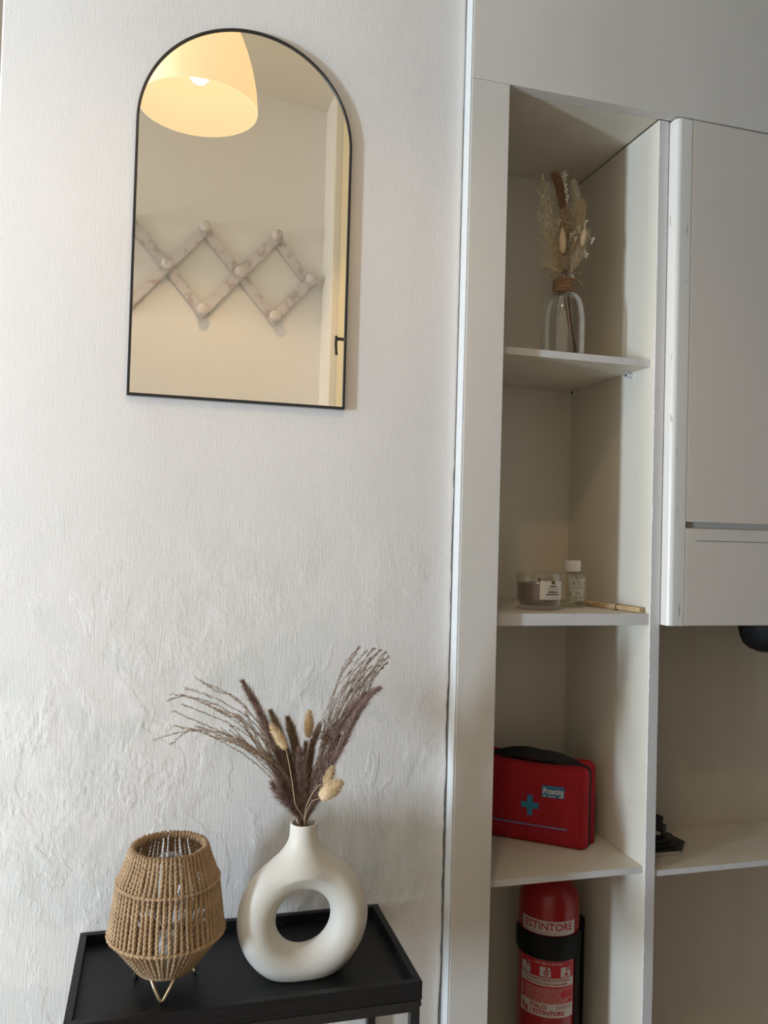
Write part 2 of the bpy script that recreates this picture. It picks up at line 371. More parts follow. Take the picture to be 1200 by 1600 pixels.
SH = [(1.511, 1.8662, 1.8808, .9925), (1.4978, 1.3218, 1.3456, .9925), (1.5015, .8082, .8215, .9925)]
for yf, z0, z1, xr in SH:
    s = obj('shelf', bx(XL, xr, yf+.0006, 1.8515, z0, z1), m_lamin, su)
    obj('edge_band', bx(XL, xr, yf, yf+.0006, z0, z1), m_edge, s, label='white edge band with worn corners')
for y, z in ((1.581, 1.8597), (1.8226, 1.8597)):
    bm = nb(); tube(bm, [(XP, y, z), (XP-.0145, y, z)], [.0062, .0058], 20); p = obj('shelf_pin', bm, m_trim, su); flat(p)
    bm = nb(); tube(bm, [(XP-.0142, y, z), (XP-.0149, y, z)], .0036, 14); obj('pin_hole', bm, m_gap, p, label='dark hole in the pin')

# low shelf bay right of the partition
lb = thing('open_shelf_bay', 'open beige bay with one thin white shelf below the wall cabinet', 'shelf unit', (1.02, 1.5, 0))
obj('back_panel', bx(1.0185, 1.8, 1.7115, 1.73, 0, 2.36), m_lamin, lb)
s = obj('shelf', bx(1.0185, 1.8, 1.4986, 1.711, .8005, .8120), m_lamin, lb)
obj('edge_band', bx(1.0185, 1.8, 1.498, 1.4986, .8005, .8120), m_edge, s)
obj('side_panel', bx(1.8, 1.82, 1.4986, 1.73, 0, 2.36), m_lamin, lb)

# wall cabinet
wc = thing('wall_cabinet', 'off-white wall cabinet with rounded corner post hanging right of the niche', 'cabinet', (1.03, 1.48, 1.3233))
def post_profile():
    x0, x1, yf, yb, r = 1.0200, 1.0572, 1.4698, 1.700, .013
    P = [(x1, yb), (x0, yb), (x0, yf+r)]
    for k in range(1, 9):
        a = PI + (PI/2)*k/8; P.append((x0+r+r*math.cos(a), yf+r+r*math.sin(a)))
    P.append((x1, yf)); return P
bm = nb(); prism(bm, post_profile(), lambda a, b, h: (a, b, h), 1.3233, 2.3860); flat(obj('corner_post', bm, m_post, wc, label='chipped glossy white rounded corner post'))
obj('body', bx(1.0575, 1.75, 1.490, 1.700, 1.3260, 2.383), m_door, wc)
bm = nb(); prism(bm, [(1.0590, 1.5395), (1.68, 1.5395), (1.68, 2.3810), (1.0590, 2.3876)], lambda a, b, h: (a, h, b), 1.4700, 1.4890, .0012)
obj('door', bm, m_door, wc)
obj('recess_strip', bx(1.0590, 1.68, 1.4800, 1.4895, 1.5268, 1.5393), M('grey_recess', (.50, .48, .44), .5), wc, label='grey recessed strip between door and drawer')
dr = obj('drawer_front', bx(1.0590, 1.68, 1.4700, 1.4890, 1.3235, 1.5264, .0012), m_door, wc)
obj('inlay_line', bx(1.0845, 1.65, 1.4696, 1.4703, 1.5000, 1.5012), m_green, dr, label='thin dark green inlay line')
# black rounded object under the cabinet
bm = nb(); lathe(bm, [(0, 1.2485), (.030, 1.2485), (.047, 1.2530), (.060, 1.2640), (.067, 1.2800), (.071, 1.3000), (.073, 1.3225), (0, 1.3225)], 1.387, 1.60, 48)
t = thing('hanging_bowl', 'black rounded object tucked right under the wall cabinet at the photo edge', 'bowl', (1.387, 1.6, 1.3225))
flat(obj('bowl_body', bm, m_rubber, t), .9); bm = nb(); tube(bm, [(1.387+.031*math.cos(2*PI*k/40), 1.6+.031*math.sin(2*PI*k/40), 1.2482) for k in range(41)], .0022, 6, False); obj('bottom_rim', bm, M('brown_rim', (.12, .07, .04), .6), t, smooth=True, label='dull brown bottom rim')

# ------------------------------------------------------------------ mirror
mx0, mx1, mz0, mzc = -.0608, .3292, 1.7278, 2.2165; mc = (mx0+mx1)/2; mr = (mx1-mx0)/2
def arch(off, n=64):
    P = [(mx0+off, mz0+off), (mx1-off, mz0+off)]
    P += [(mc+(mr-off)*math.cos(PI*k/n), mzc+(mr-off)*math.sin(PI*k/n)) for k in range(n+1)]
    return P
t = thing('arched_mirror', 'tall arched wall mirror with thin black frame hanging above the side table', 'mirror', (mc, 1.4998, mz0))
bm = nb(); prof = [(0, 1.4995), (0, 1.4884), (.0006, 1.4878), (.0040, 1.4878), (.0046, 1.4884), (.0046, 1.4995)]; L = [[bm.verts.new((x, y, z)) for x, z in arch(o)] for o, y in prof]
n = len(L[0])
for a in range(6):
    for k in range(n): bm.faces.new((L[a][k], L[a][(k+1) % n], L[(a+1) % 6][(k+1) % n], L[(a+1) % 6][k]))
obj('mirror_frame', bm, m_black, t)
bm = nb(); prism(bm, arch(.0040), lambda a, b, h: (a, h, b), 1.4905, 1.4985); obj('mirror_glass', bm, m_mirror, t)

# ------------------------------------------------------------------ things seen in the mirror: coat rack and pendant lamp
RY = -.25; tx = lambda k: .1385+.2755*k; mxk = lambda k: .0008+.2755*k
ZT, ZM, ZB = 2.652, 2.4925, 2.3345
t = thing('coat_rack', 'whitewashed wooden accordion coat rack with round pegs on the opposite wall', 'coat rack', (.14, RY, ZM))
def slat(a, b, y0, y1, ext=.022, wd=.0195):
    a = Vector((a[0], 0, a[1])); b = Vector((b[0], 0, b[1])); d = (b-a).normalized(); q = Vector((-d.z, 0, d.x))
    a -= d*ext; b += d*ext; bm = nb(); P = [a-q*wd, b-q*wd, b+q*wd, a+q*wd]
    A = [bm.verts.new((p.x, y0, p.z)) for p in P]; B = [bm.verts.new((p.x, y1, p.z)) for p in P]
    bm.faces.new(A); bm.faces.new(B)
    for i in range(4): bm.faces.new((A[i], A[(i+1) % 4], B[(i+1) % 4], B[i]))
    bmesh.ops.bevel(bm, geom=bm.edges[:], offset=.002, segments=2, affect='EDGES'); return bm
for k in range(-2, 2):
    e = k == 1
    obj('slat', slat((tx(k), ZT), (mxk(k+1), ZM) if e else (tx(k+1), ZB), RY+.004, RY+.013), m_wash, t)
    s0 = k == -2
    obj('slat', slat((mxk(k), ZM) if s0 else (tx(k-1), ZB), (tx(k), ZT), RY+.0135, RY+.0225), m_wash, t)
obj('slat', slat((tx(1), ZB), (mxk(2), ZM), RY+.0135, RY+.0225), m_wash, t)
obj('slat', slat((mxk(-2), ZM), (tx(-2), ZB), RY+.004, RY+.013), m_wash, t)
def peg(x, z, y0):
    bm = nb(); pr = [(.0, 0), (.013, 0), (.0125, .012), (.012, .020), (.020, .026), (.0225, .034), (.021, .041), (.015, .046), (.006, .0475), (0, .048)]
    lathe(bm, [(r, h) for r, h in pr], 0, 0, 24); bmesh.ops.transform(bm, matrix=Matrix.Translation((x, y0, z)) @ Matrix.Rotation(-PI/2, 4, 'X'), verts=bm.verts); return bm
for k in range(-2, 2):
    for z in (ZT, ZB): obj('peg', peg(tx(k), z, RY+.0225), m_wash, t, smooth=True)
for k in range(-2, 3): obj('peg', peg(mxk(k), ZM, RY+.0225), m_wash, t, smooth=True)

LX, LY, LZ = .075, .50, 2.752
t = thing('pendant_lamp', 'glowing cream dome pendant lamp hanging from the ceiling, seen in the mirror', 'lamp', (LX, LY, 3.31))
dome = [(.175, 0), (.1745, .02), (.171, .055), (.165, .09), (.156, .13), (.144, .17), (.129, .21), (.110, .25), (.085, .29), (.055, .32), (.022, .335)]
bm = nb(); lathe(bm, [(r, LZ+h) for r, h in dome] + [(0, LZ+.336)], LX, LY, 64); obj('lamp_shade', bm, m_shade, t, smooth=True)
bm = nb(); lathe(bm, [(r-.003, LZ+h-.001) for r, h in dome] + [(0, LZ+.332)], LX, LY, 64); obj('shade_lining', bm, m_shadein, t, smooth=True)
bm = nb(); lathe(bm, [(.172, LZ-.001), (.175, LZ-.001), (.175, LZ+.001), (.172, LZ+.001)], LX, LY, 64, True); obj('shade_rim', bm, m_shade, t)
bm = nb(); tube(bm, [(LX, LY, LZ+.33), (LX, LY, 3.265)], .003, 8); obj('cord', bm, m_trim, t)
bm = nb(); lathe(bm, [(0, LZ+.15), (.02, LZ+.155), (.032, LZ+.17), (.03, LZ+.20), (.016, LZ+.23), (.014, LZ+.27), (0, LZ+.27)], LX, LY, 24); obj('bulb', bm, M('bulb_white', (.03, .03, .02), .9, spec=.1, emit=((1, .82, .50), .74)), t, smooth=True)
pl = bpy.data.lights.new('pendant_light', 'POINT'); pl.energy = 9.5; pl.color = (1.0, .67, .36); pl.shadow_soft_size = .03
po = bpy.data.objects.new('pendant_light', pl); C.objects.link(po); po.location = (LX, LY, LZ+.105)

# ------------------------------------------------------------------ side table
TX0, TX1, TY0, TY1, TZ = -.1050, .4225, 1.2265, 1.4985, .80
t = thing('side_table', 'narrow black tray-top side table standing against the plaster wall', 'table', ((TX0+TX1)/2, (TY0+TY1)/2, 0))
FZ = .7835
obj('tray_panel', bx(TX0+.010, TX1-.010, TY0+.010, TY1-.010, .7750, FZ), m_tray, t)
for a in ((TX0, TX1, TY0, TY0+.0115), (TX0, TX1, TY1-.0115, TY1), (TX0, TX0+.0115, TY0+.0115, TY1-.0115), (TX1-.0115, TX1, TY0+.0115, TY1-.0115)):
    obj('tray_rim', bx(*a, .7715, TZ, .0008), m_tray, t)
ix0, ix1, iy0, iy1 = TX0+.0025, TX1-.0025, TY0+.002, TY1-.002; q = .0148
for a in ((ix0, ix1, iy0, iy0+q), (ix0, ix1, iy1-q, iy1), (ix0, ix0+q, iy0+q, iy1-q), (ix1-q, ix1, iy0+q, iy1-q)):
    obj('frame_rail', bx(*a, .7530, .7695, .0006), m_steel, t)
obj('tray_cleat', bx(ix0+.01, ix1-.01, iy0+.01, iy1-.01, .7690, .7752), m_steel, t)
for x in (ix0, ix1-q):
    for y in (iy0, iy1-q): obj('leg', bx(x, x+q, y, y+q, 0, .7530, .0006), m_steel, t)
for x0 in (ix0, ix1-q): obj('lower_rail', bx(x0, x0+q, iy0+q, iy1-q, .12, .135, .0006), m_steel, t)
for y in (iy0+.007,):
    bm = nb(); tube(bm, [(ix1-.001, y, .7620), (ix1+.003, y, .7620)], .0050, 16); obj('bolt', bm, m_steel, t)

# ------------------------------------------------------------------ rope table lamp
AX, AY = .0343, 1.336
t = thing('table_lamp', 'woven tan paper-rope lantern lamp on wire legs, standing on the black table', 'lamp', (AX, AY, FZ))
PR = [(.0572, .9965), (.0765, .9485), (.0868, .8695), (.0445, .8155)]
def ring_rope(r, z, rad, n=120, wob=0, tw=0):
    bm = nb(); P = []
    for p in range(2):
        pts = [(AX+(r+rad*.45*math.cos(tw*a+PI*p))*math.cos(a), AY+(r+rad*.45*math.cos(tw*a+PI*p))*math.sin(a), z+rad*.45*math.sin(tw*a+PI*p)) for a in [2*PI*k/n for k in range(n+1)]]
        tube(bm, pts, [rad*.62*(1+wob*(.5+.5*math.cos(61*2*PI*k/n))) for k in range(n+1)], 6, False)
    return bm
obj('top_ring', ring_rope(PR[0][0]-.0008, PR[0][1]+.0005, .0022, 488, tw=40, wob=.25), m_rope, t, smooth=True)
obj('upper_ring', ring_rope(PR[1][0]+.0014, PR[1][1], .0024, 488, tw=44, wob=.75), m_rope, t, smooth=True)
obj('lower_ring', ring_rope(PR[2][0]+.0016, PR[2][1], .0025, 488, tw=48, wob=.75), m_rope, t, smooth=True)
obj('bottom_ring', ring_rope(PR[3][0]+.0002, PR[3][1], .0030, 160, tw=30), m_rope, t, smooth=True)
def strand_mesh(seed):
    rr = random.Random(seed); P = [Vector((PR[0][0]-.0036, 0, PR[0][1]-.005)), Vector((PR[0][0]-.0036, 0, PR[0][1]-.001)), Vector((PR[0][0]-.0022, 0, PR[0][1]+.0022)), Vector((PR[0][0]+.0006, 0, PR[0][1]+.0024)), Vector((PR[0][0]+.0018, 0, PR[0][1]+.0004))]; segs = [14, 20, 16]
    for s in range(3):
        (ra, za), (rb, zb) = PR[s], PR[s+1]; bow = rr.uniform(-.0012, .0012); sd = rr.uniform(-.0014, .0014)
        for k in range(1 if s == 0 else 0, segs[s]):
            f = k/segs[s]; w_ = math.sin(PI*f); P.append(Vector((ra+(rb-ra)*f+bow*.6*w_+(.0016*max(0, 1-f*3) if s == 0 else 0), sd*w_, za+(zb-za)*f)))
    P.append(Vector((PR[3][0], 0, PR[3][1]))); ln = 0; bm = nb(); ph = rr.uniform(0, 6); A = [[], []]
    for i, p in enumerate(P):
        if i: ln += (p-P[i-1]).length
        d = (P[min(i+1, len(P)-1)]-P[max(i-1, 0)]).normalized(); s = Vector((0, 1, 0)); nn = d.cross(s); a = ph+ln/.0135*2*PI
        for j in range(2): A[j].append(p + (s*math.cos(a+PI*j)+nn*math.sin(a+PI*j))*.0013)
    for j in range(2): tube(bm, A[j], .0022, 5, False)
    me = bpy.data.meshes.new('rope_strand'); bm.to_mesh(me); bm.free(); me.materials.append(m_rope); me.polygons.foreach_set('use_smooth', [True]*len(me.polygons)); return me
SM = [strand_mesh(s) for s in range(6)]; NS = 61
for k in range(NS):
    o = bpy.data.objects.new('rope_strand', SM[k % 6]); C.objects.link(o); o.parent = t
    o.location = (0, 0, -FZ); o.rotation_euler = (0, 0, 2*PI*k/NS + R.uniform(-.012, .012))
for k, (a0, rt) in enumerate(((-96, .0525), (27, .0525), (146, .0525))):
    a = math.radians(a0); w_ = math.radians(27); P0 = Vector((AX+.0435*math.cos(a-w_), AY+.0435*math.sin(a-w_), .8195)); P1 = Vector((AX+.0435*math.cos(a+w_), AY+.0435*math.sin(a+w_), .8195))
    T = Vector((AX+rt*math.cos(a), AY+rt*math.sin(a), FZ+.0027)); d = Vector((-math.sin(a), math.cos(a), 0))*.004
    bm = nb(); tube(bm, [P0, P0.lerp(T-d, .5)] + [T-d+Vector((0, 0, .0035)), T-d*.5+Vector((0, 0, .0006)), T, T+d*.5+Vector((0, 0, .0006)), T+d+Vector((0, 0, .0035))] + [P1.lerp(T+d, .5), P1], .0026, 8)
    obj('leg', bm, m_brass, t, smooth=True)
bm = nb(); lathe(bm, [(0, .811), (.044, .811), (.044, .814), (0, .814)], AX, AY, 32); obj('base_plate', bm, m_brass, t)
bm = nb(); lathe(bm, [(0, .814), (.016, .814), (.017, .85), (.014, .862), (0, .862)], AX, AY, 24); soc = obj('socket', bm, m_trim, t); flat(soc)
bm = nb(); lathe(bm, [(.012, .86), (.014, .880), (.024, .903), (.0325, .927), (.0345, .947), (.031, .967), (.021, .981), (.008, .9875), (0, .988)], AX, AY, 32)
obj('bulb', bm, m_glass, t, smooth=True, label='clear round glass bulb')

# ------------------------------------------------------------------ donut vase
VX, VY, VZ, VR, Vr = .2482, 1.322, .8745, .0760, .0308
def vase_f(X, Y, Z):
    x = X-VX; y = Y-VY; z = Z-VZ
    q = np.sqrt(x*x+z*z)-VR; d = np.sqrt(q*q+y*y)-Vr
    nx = X-(VX-.0035); h = np.clip((Z-.955)/(1.0262-.955), 0, 1); rad = .0222+.010*(1-h)**2.2
    n = np.sqrt(nx*nx+y*y)-rad; n = np.maximum(n, Z-1.0262); n = np.maximum(n, .955-Z)
    k = .030; hh = np.clip(.5+.5*(n-d)/k, 0, 1); u = n*(1-hh)+d*hh-k*hh*(1-hh)
    u = np.maximum(u, -(np.maximum(np.sqrt(nx*nx+y*y)-.0182, .975-Z)))
    return np.maximum(u, FZ+.0003-Z)
t = thing('donut_vase', 'matt cream ring-shaped ceramic vase with a large hole, on the black table', 'vase', (VX, VY, FZ))
bm = sdf_mesh(vase_f, (VX-.12, VY-.045, FZ-.006), (VX+.12, VY+.045, 1.034), .0024)
bmesh.ops.smooth_vert(bm, verts=bm.verts, factor=.4, use_axis_x=True, use_axis_y=True, use_axis_z=True)
obj('vase_body', bm, m_vase, t, smooth=True)

# ------------------------------------------------------------------ dried flowers in the vase
NKX, NKY, NKZ = VX-.0035, VY, 1.0262
BASE = Vector((NKX, NKY, .985))
def path(px, Y, base=None, n=26):
    """centre line through points read off the photograph at depth Y, starting inside the vase neck"""
    b = base or BASE
    P = [b, Vector((b.x+(at(*px[0], NKY).x-b.x)*.55, NKY+(Y-NKY)*.15, 1.0285))]
    for i, q in enumerate(px):
        f = (i+1)/len(px); P.append(at(q[0], q[1], NKY+(Y-NKY)*f))
    return spline(P, n)
def hairs(bm, P, n, f0, prof, ln, lean=.75, wd=.00045, seed=0, droop=0, spread=.75, two=.4):
    rr = random.Random(seed); m_ = len(P)-1
    for _ in range(n):
        f = f0+(1-f0)*rr.random(); i = min(int(f*m_), m_-1); p = P[i].lerp(P[i+1], f*m_-i); d = (P[i+1]-P[i]).normalized(); u, v = frame(d)
        a = rr.uniform(0, 2*PI); o = u*math.cos(a)+v*math.sin(a); w_ = prof((f-f0)/(1-f0)); r_ = w_*math.sqrt(rr.random())*spread
        l = ln*(rr.uniform(.5, 1.1) if rr.random() > .05 else rr.uniform(1.2, 1.9))*(.35+.65*w_/max(1e-6, prof(.4))); q = p+o*r_*.55
        tip = q+(d*lean+o*(1-lean)*rr.uniform(.4, 1.5)).normalized()*l+Vector((0, 0, -droop*l))
        s = d.cross(o).normalized() if rr.random() < .5 else o; s = (s+d*.2).normalized()*wd*rr.uniform(.7, 1.4)
        a_, b_, c_ = bm.verts.new(q-s), bm.verts.new(q+s), bm.verts.new(tip); bm.faces.new((a_, b_, c_)).material_index = int(rr.random() < two)
    return bm
def frond(label, group, px, Y, mat, seed, f0=.30):
    P = path(px, Y, Vector((NKX+R.uniform(-.006, .006), NKY+R.uniform(-.006, .006), .985))); rr = random.Random(seed)
    t = thing('dried_grass_frond', label, 'dried grass', P[0], group)
    bm = nb(); tube(bm, P, [.0007-.0004*i/26 for i in range(27)], 4); obj('stem', bm, mat, t, smooth=True)
    bm = nb(); Q = spline(P, 90); m_ = 90
    for i in range(int(m_*f0), m_):
        for s in (0, 1):
            if rr.random() < .12: continue
            d = (Q[i+1]-Q[i]).normalized(); u, v = frame(d); a = rr.uniform(0, 6.28); o = u*math.cos(a)+v*math.sin(a)
            p = Q[i]+o*.0003; q = p+(d*.88+o*.36).normalized()*rr.uniform(.0050, .0085); c = p.lerp(q, .45); s_ = d.cross(o)*.00050
            A = [bm.verts.new(x) for x in (p, c+s_, q, c-s_)]; bm.faces.new(A)
            A = [bm.verts.new(x) for x in (p, c+o*.0005, q, c-o*.0005)]; bm.faces.new(A)
    obj('spikelets', bm, mat, t, kind='stuff', recalc=False)
LL, LG = 'thin spiky tan grass stem fanning out to the left of the donut vase', 'fine grass stems fanning left in the donut vase'
LF = [[(458, 1250), (430, 1205), (395, 1170), (345, 1145), (290, 1143), (239, 1157)],
      [(458, 1250), (425, 1190), (385, 1140), (335, 1108), (290, 1088), (262, 1095)],
      [(460, 1245), (430, 1185), (390, 1135), (345, 1105), (310, 1092), (268, 1084)],
      [(460, 1245), (432, 1180), (395, 1128), (350, 1098), (315, 1083), (288, 1075)],
      [(460, 1245), (435, 1180), (400, 1125), (368, 1090), (335, 1078), (306, 1059)],
      [(458, 1250), (425, 1200), (390, 1165), (350, 1145), (310, 1128), (270, 1111)],
      [(456, 1252), (420, 1205), (385, 1172), (345, 1150), (300, 1140), (268, 1163)],
      [(456, 1252), (418, 1210), (380, 1178), (330, 1150), (300, 1140), (272, 1134)],
      [(460, 1245), (436, 1190), (408, 1150), (375, 1120), (340, 1108), (318, 1098)],
      [(460, 1245), (438, 1185), (412, 1140), (385, 1108), (352, 1082), (318, 1066)],
      [(458, 1248), (430, 1195), (398, 1158), (360, 1132), (322, 1115), (285, 1101)],
      [(458, 1250), (428, 1205), (400, 1175), (370, 1155), (335, 1143), (305, 1135)],
      [(460, 1245), (440, 1195), (415, 1160), (388, 1135), (360, 1118), (338, 1110)],
      [(458, 1250), (432, 1210), (405, 1185), (378, 1166), (350, 1156), (322, 1147)]]
for i, px in enumerate(LF):
    frond(LL, LG, px, NKY+[-.03, .02, .0, .04, -.01, .03, -.04, .01, .05, .02, -.02, .035, .015, -.015][i], m_frond, 100+i)
rr = random.Random(40)
for i in range(20):                                # shorter stems that thicken the fan
    e = Vector((rr.uniform(335, 415), 0, 0)); ey = 1102+(415-e.x)*.42+rr.uniform(-8, 34)
    frond(LL, LG, [(460, 1245), (442, 1205), (420+(e.x-400)*.3, 1180), (e.x, ey)], NKY+rr.uniform(-.03, .04), m_frond, 130+i, .2)
RL, RG = 'thin feathery grey-tan grass stem arching up right from the donut vase', 'fine grass stems arching right in the donut vase'
tips = [(561, 1012), (556, 1022), (572, 1018), (584, 1014), (594, 1016), (602, 1020), (606, 1027), (604, 1036), (597, 1044), (588, 1052), (566, 1035), (578, 1030), (549, 1034), (586, 1024), (598, 1030), (570, 1045), (580, 1042), (590, 1040), (561, 1050), (553, 1062), (566, 1058), (575, 1056), (584, 1050), (547, 1050), (558, 1072), (567, 1070), (550, 1078), (544, 1066)]
for i, (x, y) in enumerate(tips):
    k = i-6; bx_ = 482+rr.uniform(-3, 3)
    frond(RL, RG, [(480, 1255), (494+rr.uniform(-4, 4), 1205), (511+rr.uniform(-6, 6), 1150), (x-44+rr.uniform(-4, 4), y+86), (x-24+rr.uniform(-2, 2), y+32), (x-7, y+7), (x, y)], NKY+rr.uniform(-.02, .035), m_frond2, 160+i, .35)

def plume(label, px, Y, mat, wid, n, seed, f0=.25, ln=.0155, name='dried_plume', lean=.62, tipw=.12):
    P = path(px, Y, Vector((NKX+R.uniform(-.006, .006), NKY+R.uniform(-.006, .006), .985)))
    t = thing(name, label, 'dried plume', P[0])
    bm = nb(); tube(bm, P, [.0011-.0007*i/26 for i in range(27)], 5); obj('stem', bm, m_dark, t, smooth=True)
    prof = lambda f: wid*.62*min(1, .22+(1-f)*5.0)*min(1, .45+f*2.5)
    mt2 = {m_plume: m_plume_l, m_plume_o: m_plume_ol}[mat]
    bm = nb(); hairs(bm, P, int(n*1.15), f0, prof, ln, lean, .00040, seed=seed, spread=1.0); obj('plume', bm, [mat, mt2], t, kind='stuff', recalc=False)
plume('long mauve-brown plume rising straight to upper left of the vase', [(462, 1245), (445, 1200), (425, 1155), (402, 1105), (379, 1065)], NKY+.0, m_plume, .0095, 3800, 1)
plume('longest mauve-brown plume arching to the far right of the vase', [(482, 1245), (508, 1190), (530, 1135), (560, 1095), (594, 1075)], NKY-.01, m_plume, .0085, 3800, 2)
plume('mauve-brown plume close under the longest right-hand one', [(486, 1248), (512, 1205), (536, 1160), (556, 1118), (580, 1084)], NKY-.03, m_plume, .0085, 3400, 3)
plume('dark brown ragged plume in the middle, behind the left bunny tail', [(466, 1245), (455, 1200), (440, 1155), (423, 1112)], NKY+.03, m_plume_o, .0125, 4200, 4)
plume('dark brown ragged plume left of the upright bunny tail', [(470, 1245), (466, 1200), (460, 1160), (450, 1122)], NKY+.02, m_plume_o, .0125, 4000, 5)
plume('thin dark plume just right of the upright bunny tail', [(476, 1245), (483, 1205), (488, 1165), (500, 1132)], NKY+.03, m_plume_o, .0075, 2200, 6)
plume('short bushy mauve plume low at the left of the vase mouth', [(462, 1262), (450, 1240), (438, 1215), (420, 1180)], NKY-.01, m_plume, .0125, 3200, 7, .2)
plume('short bushy mauve plume low at the right of the vase mouth', [(482, 1262), (492, 1240), (503, 1215), (518, 1178)], NKY-.01, m_plume, .0125, 3200, 8, .2)
plume('short dense dark plume at the centre of the vase mouth', [(472, 1262), (471, 1235), (470, 1210), (468, 1170)], NKY-.005, m_plume, .0150, 4200, 9, .2)

plume('broad mauve plume between the left plume and the dark middle ones', [(464, 1255), (452, 1225), (442, 1190), (428, 1145)], NKY+.01, m_plume, .0120, 3600, 10, .2)
plume('broad mauve plume leaning right, below the arching pair', [(482, 1255), (497, 1225), (512, 1190), (530, 1150)], NKY+.01, m_plume, .0120, 3600, 11, .2)
plume('lowest ragged mauve plume spilling left over the vase mouth', [(462, 1268), (450, 1255), (438, 1243), (424, 1222)], NKY-.02, m_plume, .0085, 1800, 12, .25, lean=.4)
plume('lowest ragged mauve plume behind the bunny tails on the right', [(482, 1266), (492, 1250), (503, 1232), (516, 1205)], NKY+.0, m_plume, .0085, 1800, 13, .25, lean=.4)
plume('dark brown plume deep in the centre behind the pale stems', [(474, 1262), (476, 1235), (478, 1205), (478, 1160)], NKY+.015, m_plume_o, .0130, 3600, 14, .2)

def bunny(label, a, b, Y, wid, stem, mat, seed, n=1500):
    A, B = at(*a, Y), at(*b, Y); d = (B-A); ln = d.length; d.normalize()
    P = [Vector(BASE), Vector((NKX, NKY-.004, 1.028))]+[at(*q, Y) for q in stem]+[A]; P = spline(P, 30)
    t = thing('bunny_tail_grass', label, 'dried flower', P[0])
    bm = nb(); tube(bm, P, .00055, 5); obj('stem', bm, m_stem, t, smooth=True)
    bm = nb(); rad = [wid*max(.12, math.sin(PI*min(1, (.05+.92*k/10)**.8)))**.62*.80 for k in range(11)]; Q = [A+d*ln*k/10 for k in range(11)]; tube(bm, Q, rad, 12)
    hd = obj('flower_head', bm, mat, t, smooth=True)
    bm = nb(); hairs(bm, Q, n, 0, lambda f: wid*max(.12, math.sin(PI*min(1, (.05+.92*f)**.8)))**.62, .0068, .5, .0004, seed, spread=1.6); obj('fuzz', bm, [mat, m_bunny_l], hd, kind='stuff', recalc=False)
bunny('pale smooth bunny tail hanging in front of the left plume', (447, 1171), (423, 1132), NKY-.035, .0082, [(462, 1258), (457, 1225), (451, 1190)], m_bunny, 1)
bunny('tan bunny tail standing upright at the top middle', (482, 1152), (483, 1110), NKY-.005, .0090, [(470, 1250), (476, 1205), (481, 1170)], m_bunny_o, 2)
bunny('fluffy cream bunny tail leaning out lowest right over the vase neck', (500, 1247), (535, 1221), NKY-.045, .0142, [(482, 1262), (488, 1252)], m_bunny, 3, 2600)
bunny('small cream bunny tail just above the lowest one', (508, 1228), (521, 1198), NKY-.03, .0088, [(478, 1262), (488, 1240), (500, 1226)], m_bunny_o, 4)

# ------------------------------------------------------------------ glass bottle with dried bouquet
BY = 1.585
b0 = at(879.5, 520, BY); BX = b0.x; BR = abs(at(911, 520, BY).x-at(848, 520, BY).x)/2*.985; S1 = 1.8808
nt_ = at(884, 434, BY).z; nb_ = at(884, 459, BY).z; nr = abs(at(898, 446, BY).x-at(869, 446, BY).x)/2*.93
t = thing('glass_bottle', 'clear domed glass bottle with twine round its neck, on the top shelf', 'bottle', (BX, BY, S1))
prof = [(0, S1+.001), (BR*.9, S1+.001), (BR*.98, S1+.006), (BR, S1+.014), (BR, S1+.075)]
z0 = S1+.075; z1 = nb_
for k in range(1, 11):
    a = k/10*PI/2; prof.append((nr+(BR-nr)*math.cos(a)**.8 if k < 10 else nr, z0+(z1-z0)*math.sin(a)))
prof += [(nr, nt_-.003), (nr+.0018, nt_-.001), (nr+.0018, nt_+.002), (nr-.001, nt_+.0025)]
inner = [(max(r-.0022, 0), z+.0022*(1 if i < 3 else 0)) for i, (r, z) in enumerate(prof)]
bm = nb(); lathe(bm, prof, BX, BY, 56); lathe(bm, inner, BX, BY, 56); obj('bottle_glass', bm, m_glass, t, smooth=True, recalc=False)
bm = nb(); tz = [nb_+.003+i*(nt_-nb_-.010)/6 for i in range(7)]
for z in tz: tube(bm, [(BX+(nr+.0016)*math.cos(a), BY+(nr+.0016)*math.sin(a), z+.0004*math.sin(3*a+z*900)) for a in [2*PI*k/48 for k in range(49)]], .0021, 7, False)
tw = obj('twine_wrap', bm, m_twine, t, smooth=True)
Yb = BY-nr-.004
bm = nb(); tube(bm, spline([at(878, 434, Yb), at(866, 424, Yb), at(850, 420, Yb)], 12), .0011, 6)
tube(bm, spline([at(878, 434, Yb), at(870, 427, Yb), at(862, 427, Yb), at(863, 432, Yb), at(878, 434, Yb)], 16), .0011, 6)
tube(bm, spline([at(880, 434, Yb), at(902, 437, Yb), at(912, 449, Yb)], 12), .0011, 6); obj('twine_bow', bm, m_twine, t, smooth=True)

t = thing('dried_bouquet', 'tight bunch of beige and brown dried flowers in the glass bottle', 'dried flowers', (BX, BY, nt_))
KN = at(883, 436, BY)
rr = random.Random(21)
bm = nb()                                           # stems inside the bottle
for i in range(9):
    e = at(901+rr.uniform(-3, 3), 549, BY-.0+rr.uniform(-.008, .008)); e.z = S1+.0045
    st = KN+Vector((rr.uniform(-.006, .006), rr.uniform(-.006, .006), .02)); tube(bm, spline([st, st.lerp(e, .45)+Vector((-.004, 0, 0)), e], 8), rr.uniform(.0008, .0017), 6)
obj('stem_bundle', bm, [m_dark], t, smooth=True, kind='stuff')
bm = nb()
for i in range(1):
    e = at(896, 548, BY-.006); e.z = S1+.005; tube(bm, [KN+Vector((-.004+.003*i, -.004, 0)), e], .0011, 6)
obj('pale_stems', bm, m_stem, t, smooth=True, kind='stuff', label='pale straw stems')
bm = nb()                                           # leaf clump under the neck
